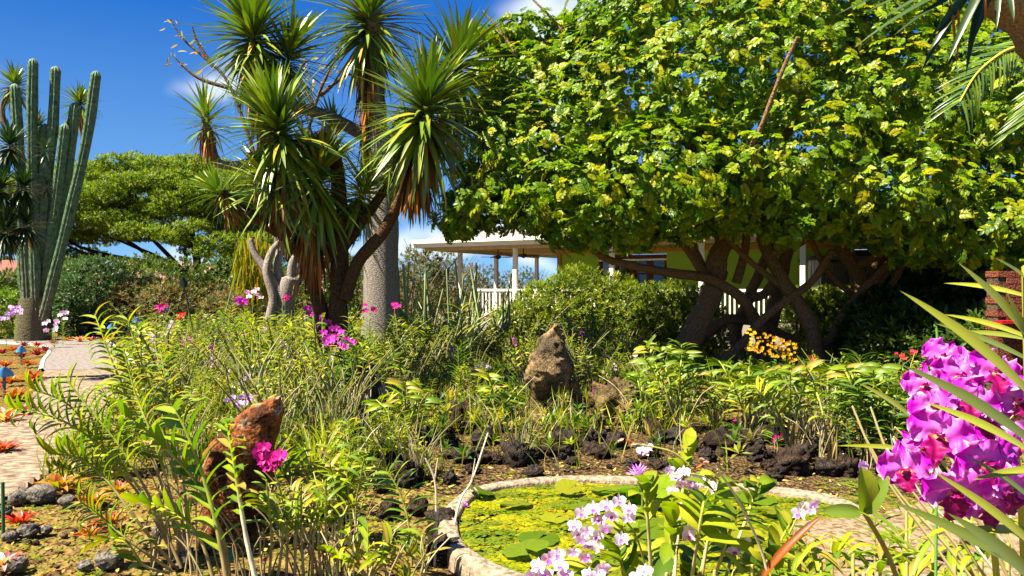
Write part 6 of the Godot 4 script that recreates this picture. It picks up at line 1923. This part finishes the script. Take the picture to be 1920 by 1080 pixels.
# ------------------------------------------------------------------ pandanus and palm frond at the top right
func make_top_right() -> void:
	var root := at(1990, 540, 7.5) * Vector3(1, 0, 1)
	var o := thing("pandanus_tree", "leaning rough-barked pandanus trunk with drooping blade leaves overhead", "tree", root)
	limb_part(o, "trunk", [[2060, 850, 7.5], [2055, 500, 7.5], [2020, 200, 7.5], [1950, 50, 7.4], [1870, -30, 7.3], [1780, -90, 7.2]], [0.2, 0.2, 0.24, 0.24, 0.22], lin("a08468"), root, M.palm_bark, 16, 0.3)
	var cols := [Color(0.03, 0.06, 0.015), Color(0.05, 0.085, 0.02), Color(0.02, 0.045, 0.012)]
	for q in [[1850, -40, 1615, 66, 26], [1850, -30, 1690, 55, 24], [1840, -40, 1735, 118, 26], [1845, -30, 1790, 105, 20], [1848, -30, 1812, 125, 18], [1835, -40, 1660, 30, 24], [1860, -40, 1830, 90, 20], [1840, -45, 1640, 10, 24], [1870, -35, 1872, 55, 14], [1835, -50, 1580, 8, 26], [1850, -60, 1700, 5, 24], [1880, -40, 1900, 40, 16], [1845, -40, 1760, 70, 20]]:
		var d := 6.6 + R(-0.3, 0.3)
		var a := at(q[0], q[1], d) - root
		var b := at(q[2], q[3], d - 0.2) - root
		var mb := MB.new()
		var c: Color = jit(pick(cols), 0.2)
		mb.blade(a, b - a + Vector3(0, 0.12, 0), Vector3(R(-0.4, 0.4), 1, 0.5), (b - a).length() * 1.05, q[4] * d / F * 0.85, 0.35, 0.5, 8, c * 1.2, c, c, 3)
		part("leaf", mb.mesh(M.sword_leaf), o)
	for q in [[1795, 10, 1800, 125], [1845, -10, 1850, 50], [1780, 0, 1798, 110]]:
		var a := at(q[0], q[1], 6.4) - root
		var b := at(q[2], q[3], 6.4) - root
		var mb := MB.new()
		mb.blade(a, b - a, Vector3(0.3, 0.2, 1), (b - a).length(), 0.035, 0.2, 0.5, 6, lin("b06a2c"), lin("9a5a24"), lin("7a4a24"), 3)
		part("dead_leaf", mb.mesh(M.dry_leaf), o)
	# feathered palm frond
	var p := thing("palm", "fan of narrow palm leaflets arching from beyond the pandanus trunk", "palm", at(2020, 540, 8.4) * Vector3(1, 0, 1))
	limb_part(p, "trunk", [[2080, 840, 8.6], [2090, 500, 8.6], [2070, 100, 8.6]], [0.16, 0.14, 0.12], lin("8a7a68"), p.position, M.palm_bark, 12)
	for fr in [[[2070, 110, 8.6], [1990, 60, 8.4], [1905, 88, 8.3], [1870, 105, 8.2], [1830, 140, 8.1], [1800, 190, 8.0]], [[2070, 110, 8.6], [2010, 90, 8.2], [1960, 160, 8.1], [1925, 230, 8.0]]]:
		var w := []
		for a in pp(fr): w.append(a - p.position)
		var s := spline(w, 6)
		var b := MB.new()
		var yc := lin("b8a83c")
		b.tube(s, lerps([0.025, 0.008], len(s)), 6, lerps([yc, yc], len(s)))
		var rach := part("frond", b.mesh(M.cane), p)
		for i in 44:
			var t := lerpf(0.28, 1.0, i / 43.0)
			var pt := along(s, t)
			var tang: Vector3 = pt[1]
			var sd := tang.cross(Vector3(0, 0.3, 1)).normalized() * (1.0 if i % 2 else -1.0)
			var dir: Vector3 = (sd * 0.75 + tang * 0.8 + Vector3(0, -0.35, 0) + rdir() * 0.1).normalized()
			var mb := MB.new()
			var c: Color = jit(pick([Color(0.09, 0.16, 0.02), Color(0.13, 0.2, 0.02), Color(0.06, 0.12, 0.02)]), 0.15)
			mb.blade(pt[0], dir, Vector3(0.1, 0.6, 0.8), 0.46 * R(0.85, 1.1), 0.028, R(0.3, 0.7), 0.4, 4, c * 1.2, c, c * 1.2, 3)
			part("leaflet", mb.mesh(M.sword_leaf), rach)

# ------------------------------------------------------------------ small things in the bed
func make_small() -> void:
	# torches
	for q in [[376, 692, 346, 540, "black-headed garden torch on a dark pole"], [402, 668, 437, 532, "leaning garden torch on a pale pole"]]:
		var foot := ground_at(q[0], q[1])
		var d := -foot.z
		var o := thing("garden_torch", q[4], "torch", foot)
		var top := at(q[2], q[3], d) - foot
		var pole := lin("3a3632") if q[0] < 390 else lin("7a8078")
		var b := MB.new()
		b.tube([Vector3(0, -0.1, 0), top * 0.5, top], [0.016, 0.016, 0.016], 7, [pole, pole, pole])
		part("pole", b.mesh(M.metal), o)
		var ax := top.normalized()
		var bk := lin("15161c")
		b = MB.new()
		b.tube([top, top + ax * 0.03, top + ax * 0.12, top + ax * 0.14], [0.03, 0.075, 0.085, 0.06], 14, [bk, bk, bk, bk])
		part("fuel_bowl", b.mesh(M.metal), o)
		b = MB.new()
		b.tube([top + ax * 0.14, top + ax * 0.2, top + ax * 0.22], [0.06, 0.025, 0.02], 12, [bk, bk, bk])
		part("snuffer_cap", b.mesh(M.metal), o)
	# mushroom path lights with blue caps
	for q in [[258, 655, 600, 0.14], [308, 650, 578, 0.16], [8, 745, 698, 0.13], [210, 648, 612, 0.13], [40, 682, 655, 0.1]]:
		var foot := ground_at(q[0], q[1])
		var d := -foot.z
		var o := thing("path_light", "path light with a blue mushroom cap %s" % ("on a tall stem by the grey path" if q[1] - q[2] > 50 else "among the bromeliads"), "lamp", foot, 0.0, "path lights along the garden path")
		var h := at(q[0], q[2], d).y
		var st := lin("3c6470")
		var b := MB.new()
		b.tube([Vector3(0, -0.05, 0), Vector3(0, h, 0)], [0.025, 0.025], 8, [st, st])
		part("stem", b.mesh(M.metal), o)
		var bl := lin("4a90c8")
		b = MB.new()
		b.tube([Vector3(0, h - 0.06, 0), Vector3(0, h - 0.05, 0), Vector3(0, h, 0), Vector3(0, h + 0.05, 0), Vector3(0, h + 0.075, 0)], [q[3] * 0.9, q[3], q[3] * 0.85, q[3] * 0.45, 0.02], 16, [bl, bl, bl, bl, bl])
		part("cap", b.mesh(M.paint), o)
	# tree stump with an epiphytic vanda and purple flower heads
	var foot := ground_at(692, 812)
	var d := -foot.z
	var o := thing("dead_stump", "dark rotting tree stump draped with grey roots", "stump", foot)
	limb_part(o, "wood", [[690, 822, d], [692, 770, d], [690, 720, d], [686, 680, d]], [0.2, 0.16, 0.13, 0.06], lin("4a3a2e"), foot, M.bark, 14, 0.5)
	for i in 26:
		var a := R(0, TAU)
		var b := MB.new()
		var s := spline([Vector3(cos(a) * 0.1, R(0.5, 0.78), sin(a) * 0.1), Vector3(cos(a) * R(0.16, 0.24), R(0.25, 0.45), sin(a) * 0.2), Vector3(cos(a + 0.2) * R(0.2, 0.32), R(-0.02, 0.2), sin(a + 0.2) * 0.26)], 4)
		b.tube(s, lerps([0.008, 0.005], len(s)), 4, lerps([lin("a89c8c"), lin("8a7e70")], len(s)))
		part("root", b.mesh(M.cane), o)
	for q in [[636, 632, 8.7, 16, 30, 0.05, "magenta", "vanda on the stump carrying a dense purple flower ball", 690, 700], [576, 582, 11.5, 5, 12, 0.05, "magenta", "vanda with purple blooms left of the slender yucca trunk", 600, 0], [607, 600, 10.8, 5, 12, 0.05, "magenta", "vanda with purple blooms at the slender yucca's foot", 620, 0], [457, 562, 15.0, 6, 12, 0.07, "magenta", "orchid with magenta blooms beside the leaning torch", 462, 0], [478, 550, 15.5, 8, 14, 0.06, "white", "orchid with white blooms beside the leaning torch", 470, 0], [583, 490, 12.0, 4, 8, 0.05, "magenta", "orchid with mauve blooms perched in the slender yucca", 590, 0], [352, 638, 14.0, 5, 10, 0.06, "magenta", "orchid with magenta blooms behind the dark torch pole", 356, 0], [343, 594, 17.0, 5, 10, 0.07, "red", "orchid with red blooms behind the dark torch pole", 345, 0], [695, 578, 13.0, 5, 12, 0.05, "hot", "orchid with pink blooms at the grey trunk's foot", 690, 0], [740, 575, 13.4, 5, 8, 0.05, "hot", "orchid with pink blooms right of the grey trunk", 738, 0], [462, 712, 9.5, 8, 18, 0.035, "lilac", "orchid with lilac blooms behind the standing stone", 468, 0], [450, 755, 7.6, 9, 22, 0.035, "lilac", "orchid with pale lilac blooms just behind the standing stone", 455, 0], [330, 735, 9.0, 5, 12, 0.05, "red", "orchid with scarlet blooms by the tan path", 335, 0], [1130, 728, 9.6, 8, 16, 0.035, "magenta", "orchid with magenta blooms on the wide tan boulder", 1140, 0], [1525, 675, 12.0, 3, 6, 0.06, "red", "orchid with one red bloom under the spreading tree", 1525, 0], [1450, 652, 9.4, 110, 46, 0.022, "yellow", "orchid with a broad spray of golden yellow flowers", 1500, 0], [1715, 662, 8.0, 14, 30, 0.022, "red", "orchid with a thin spray of small red flowers", 1690, 0], [1690, 715, 9.0, 6, 10, 0.03, "magenta", "orchid with tiny magenta blooms in the shaded bank", 1690, 0], [1620, 875, 4.2, 3, 6, 0.03, "lilac", "orchid with a single lilac bloom over the flagstones", 1640, 0], [1385, 800, 8.6, 8, 16, 0.03, "hot", "orchid with dull pink blooms by the lava bank", 1380, 0], [1460, 820, 8.0, 8, 16, 0.03, "hot", "orchid with dusky pink blooms on the lava bank", 1455, 0], [905, 690, 11.5, 6, 14, 0.035, "white", "orchid with white blooms in the middle of the bed", 900, 0], [720, 655, 13.0, 6, 14, 0.04, "white", "orchid with white blooms below the grey trunk", 722, 0], [10, 590, 22.0, 8, 14, 0.08, "lilac", "orchid with violet blooms at the cactus's left foot", 12, 0], [30, 582, 22.5, 8, 12, 0.08, "lilac", "orchid with violet blooms behind the dragon tree", 30, 0], [120, 592, 22.0, 6, 12, 0.08, "white", "orchid with white and pink blooms right of the cactus foot", 118, 0], [100, 610, 21.0, 8, 16, 0.08, "white", "pale flowering orchid at the cactus's right foot", 102, 0], [530, 560, 14.0, 4, 10, 0.05, "hot", "orchid with pink blooms before the plumeria", 530, 0], [300, 580, 20.0, 6, 12, 0.09, "hot", "orchid with pink blooms beside the taller path light", 300, 0]]:
		var base := at(q[8], 540, q[2]) * Vector3(1, 0, 1)
		var e := thing("flowering_orchid", q[7], "orchid", base)
		var top := at(q[0], q[1], q[2]) - base
		var lowest := 0.0
		if q[9]: lowest = at(q[8], q[9], q[2]).y
		var b := MB.new()
		var s := spline([Vector3(0, lowest - 0.03, 0), Vector3(top.x * 0.2, lerpf(lowest, top.y, 0.6), 0.02), top], 5)
		b.tube(s, lerps([0.008, 0.004], len(s)), 5, lerps([lin("8a8a50"), lin("94903c")], len(s)))
		var sp := part("flower_spike", b.mesh(M.cane), e)
		var wide: float = q[4] * q[2] / F
		for i in q[3]:
			var off := Vector3(R(-1, 1), R(-0.6, 0.6), R(-0.6, 0.6)) * wide
			if q[6] == "yellow": off = Vector3(R(-1, 1), 0, R(-0.3, 0.3)) * wide + Vector3(0, R(-0.5, 0.6) * wide * 0.6, 0)
			if q[6] == "yellow": off.y = off.y * 1.3 - 0.3 * off.x
			elif q[7].contains("thin spray"): off.y = off.y * 0.4 + 0.25 * off.x
			part("flower", pick(flower_sets[q[6]]), sp, aim(Vector3(R(-0.6, 0.6), R(-0.3, 0.4), 1), top + off, q[5] * R(0.85, 1.15), q[5]))
		var lf := MB.new()
		var turn := R(0, TAU)
		for i in 26:
			var t := i / 26.0
			var az := turn + (PI if i % 2 else 0.0) + R(-0.5, 0.5)
			var sd := Vector3(cos(az), 0, sin(az))
			var c: Color = jit(pick([Color(0.12, 0.19, 0.014), Color(0.18, 0.24, 0.014), Color(0.07, 0.13, 0.014)]), 0.2)
			var pt := along(s, 0.08 + 0.7 * t)
			lf.blade(pt[0], sd * 0.85 + Vector3.UP * 0.6, Vector3.UP - sd * 0.5, (0.3 if q[9] else 0.22) * R(0.8, 1.1), 0.024, R(0.7, 1.3), 0.45, 4, c * 1.2, c, c, 1)
		tag(part("foliage", lf.mesh(M.leaf), e), "", "", "", "stuff")
	# bristly strap-leaved vandas round the stump and yucca
	for q in [[660, 745, 1.0], [720, 740, 0.9], [700, 700, 1.1], [740, 700, 0.9], [600, 730, 0.9], [560, 700, 0.9], [690, 790, 0.7]]:
		var e := thing("stump_vanda", "strap-leaved vanda bristling around the dead stump", "orchid", ground_at(q[0], q[1]), R(0, TAU), "vandas around the stump")
		var p := part("foliage", vanda_mesh(1.1, 0.42, [Color(0.12, 0.16, 0.03), Color(0.08, 0.12, 0.02), Color(0.2, 0.2, 0.05)]), e)
		tag(p, "", "", "", "stuff")
		e.scale = Vector3.ONE * q[2]
	# upright sticks of the pencil euphorbia near the verandah
	for q in [[835, 640, 14.5, 20], [785, 630, 15.5, 16], [900, 625, 15.5, 14]]:
		var base := at(q[0], 540, q[2]) * Vector3(1, 0, 1)
		var e := thing("stick_euphorbia", "grey-green stick euphorbia with angular leafless branches before the verandah", "shrub", base, 0.0, "stick euphorbias before the verandah")
		for i in q[3]:
			var b := MB.new()
			var a := R(0, TAU)
			var dir := Vector3(cos(a) * 1.1, R(0.6, 1.5), sin(a) * 0.8).normalized()
			var L := R(0.9, 2.2)
			var m := Vector3(cos(a) * 0.1, 0.3, sin(a) * 0.1)
			var c := jit(lin("8a9464"), 0.2)
			b.tube([Vector3(cos(a) * 0.05, -0.05, sin(a) * 0.05), m, m + dir * L * 0.5, m + dir * L * 0.5 + Vector3(R(-0.2, 0.2), L * 0.45, R(-0.2, 0.2))], [0.03, 0.026, 0.022, 0.014], 6, [c, c, c, c])
			for tw in 3:
				var st0 := m + dir * L * R(0.25, 0.5)
				var d2 := (dir + rdir() * 0.9 + Vector3(0, 0.5, 0)).normalized()
				b.tube([st0, st0 + d2 * R(0.25, 0.6)], [0.018, 0.011], 5, [c, c * 1.1])
			part("branch", b.mesh(M.cane), e)
	# plastic drip fittings and white plant labels
	for q in [[832, 735, "5ec8b0"], [846, 735, "5ec8b0"], [624, 775, "1f6a58"], [607, 770, "1f6a58"], [430, 1072, "1f7a68"]]:
		var p := ground_at(q[0], q[1] + 25)
		var e := thing("drip_fitting", "small teal plastic irrigation fitting on a short riser", "fitting", p, 0.0, "irrigation fittings")
		var c := lin(q[2])
		var b := MB.new()
		b.tube([Vector3(0, -0.03, 0), Vector3(0, 0.12, 0)], [0.006, 0.006], 6, [lin("2a2a2a"), lin("2a2a2a")])
		part("riser", b.mesh(M.metal), e)
		b = MB.new()
		b.tube([Vector3(0, 0.12, 0), Vector3(0, 0.14, 0), Vector3(0, 0.17, 0), Vector3(0, 0.185, 0)], [0.012, 0.03, 0.03, 0.012], 10, [c, c, c, c])
		part("head", b.mesh(M.paint), e)
	for q in [[10, 905, 1.0]]:
		var e := thing("green_stake", "dark green metal stake beside the red bromeliad", "stake", ground_at(6, 1010))
		stalk(e, "rod", [[6, 1020, 5.05], [6, 960, 5.05], [5, 905, 5.05]], 0.012, 0.012, "2f5a3c")
	# weathered logs and white pipes lying in the bed
	for q in [[[870, 742], [1000, 742], 0.03, "b8b0a8", "pale pipe lying across the bed behind the hollow stone"], [[850, 655], [930, 640], 0.03, "9a9aa0", "grey pipe lying in the bed before the verandah"], [[395, 735], [480, 790], 0.02, "cfc8b4", "pale stick lying against the orchids behind the standing stone"]]:
		var a := ground_at(q[0][0], q[0][1])
		var b2 := ground_at(q[1][0], q[1][1])
		var e := thing("lying_pipe", q[4], "pipe", a)
		var b := MB.new()
		b.tube([Vector3(0, 0.25, 0), (b2 - a) * 0.5 + Vector3(0, 0.27, 0), b2 - a + Vector3(0, 0.25, 0)], [q[2] * 0.6, q[2] * 0.6, q[2] * 0.6], 7, [lin(q[3]), lin(q[3]), lin(q[3])])
		part("tube", b.mesh(M.paint), e)
		for t in [0.2, 0.8]:
			b = MB.new()
			b.tube([(b2 - a) * t + Vector3(0, -0.05, 0), (b2 - a) * t + Vector3(0, 0.25, 0)], [0.01, 0.01], 5, [lin(q[3]), lin(q[3])])
			part("peg", b.mesh(M.paint), e)

# ------------------------------------------------------------------ litter on the ground
func make_litter() -> void:
	var b := MB.new()
	var c := b.vert(Vector3(0, 0.15, 0), Vector3.UP, Color(1, 1, 1))
	for i in 6:
		var a := TAU * i / 6
		b.vert(Vector3(cos(a) * R(0.7, 1.2), R(-0.1, 0.2), sin(a) * R(0.3, 0.5)), Vector3(cos(a) * 0.3, 1, sin(a) * 0.3).normalized(), Color(0.85, 0.85, 0.85))
	for i in 6: b.tri(c, 1 + i, 1 + (i + 1) % 6)
	var chip := b.mesh(M.dry_leaf)
	var xs := []
	var cs := []
	var tones := [lin("b08a54"), lin("7a5a38"), lin("c8a870"), lin("5a4430"), lin("9a8a3c"), lin("8f7a30"), lin("a8a040")]
	var stones := []
	var sc := []
	while xs.size() < 14000:
		var z := -sqrt(R(2.5 * 2.5, 14.0 * 14.0))
		var x := R(-7, 7)
		if x < path_right(z) + 0.05 and x > path_right(z) - 1.9 and rng.randf() < 0.985: continue
		var p := Vector3(x, 0.0, z)
		if inside(p, pond_line): continue
		xs.append(Transform3D(Basis.from_euler(Vector3(R(-0.5, 0.5), R(0, TAU), R(-0.5, 0.5))).scaled(Vector3.ONE * R(0.01, 0.035)), Vector3(x, R(-0.015, 0.012), z)))
		cs.append(jit(pick(tones), 0.3))
		if rng.randf() < 0.16 and x > path_right(z):
			var s := R(0.012, 0.04)
			stones.append(Transform3D(Basis.from_euler(Vector3(R(0, 6), R(0, 6), R(0, 6))).scaled(Vector3(s, s * 0.7, s)), Vector3(x, 0.0, z)))
			sc.append(jit(pick([lin("6a5c50"), lin("8a7a68"), lin("4a403a"), lin("9a8470")]), 0.25))
	tag(many("leaf_litter", chip, xs, cs, self), "fallen leaves and bark chips on the garden soil", "leaf litter", "", "stuff")
	tag(many("gravel", pebble_mesh(90, 0.4, 20.0, M.lava, [Color(1, 1, 1), Color(0.8, 0.8, 0.8)], 5, 7), stones, sc, self), "loose lava gravel scattered over the soil", "gravel", "", "stuff")
	# sparse moss and weeds on the near soil
	var gb := MB.new()
	for i in 7:
		var a := i * 2.4
		gb.blade(Vector3.ZERO, Vector3(cos(a), 0.7, sin(a)), Vector3(-cos(a) * 0.5, 1, -sin(a) * 0.5), 1.0, 0.4, 0.8, 0.2, 2, Color(1, 1, 1), Color(0.95, 0.95, 0.95), Color(1, 1, 1), 0)
	var weed := gb.mesh(M.leaf)
	xs = []
	cs = []
	while xs.size() < 6500:
		var z := -sqrt(R(3.0 * 3.0, 10.0 * 10.0))
		var x := R(-5.5, 5.5)
		if x < path_right(z) + 0.05 and x > path_right(z) - 1.9: continue
		var p := Vector3(x, 0.0, z)
		if inside(p, pond_line): continue
		if noise.get_noise_2d(x * 30 + 300, z * 30) < -0.02: continue
		var s := R(0.015, 0.045)
		xs.append(Transform3D(Basis(Vector3.UP, R(0, TAU)).scaled(Vector3.ONE * s), Vector3(x, -0.012, z)))
		cs.append(jit(pick([Color(0.22, 0.23, 0.015), Color(0.13, 0.18, 0.015), Color(0.3, 0.27, 0.03)]), 0.25))
	tag(many("moss", weed, xs, cs, self), "tiny yellow-green weeds and moss on the soil", "moss", "", "stuff")
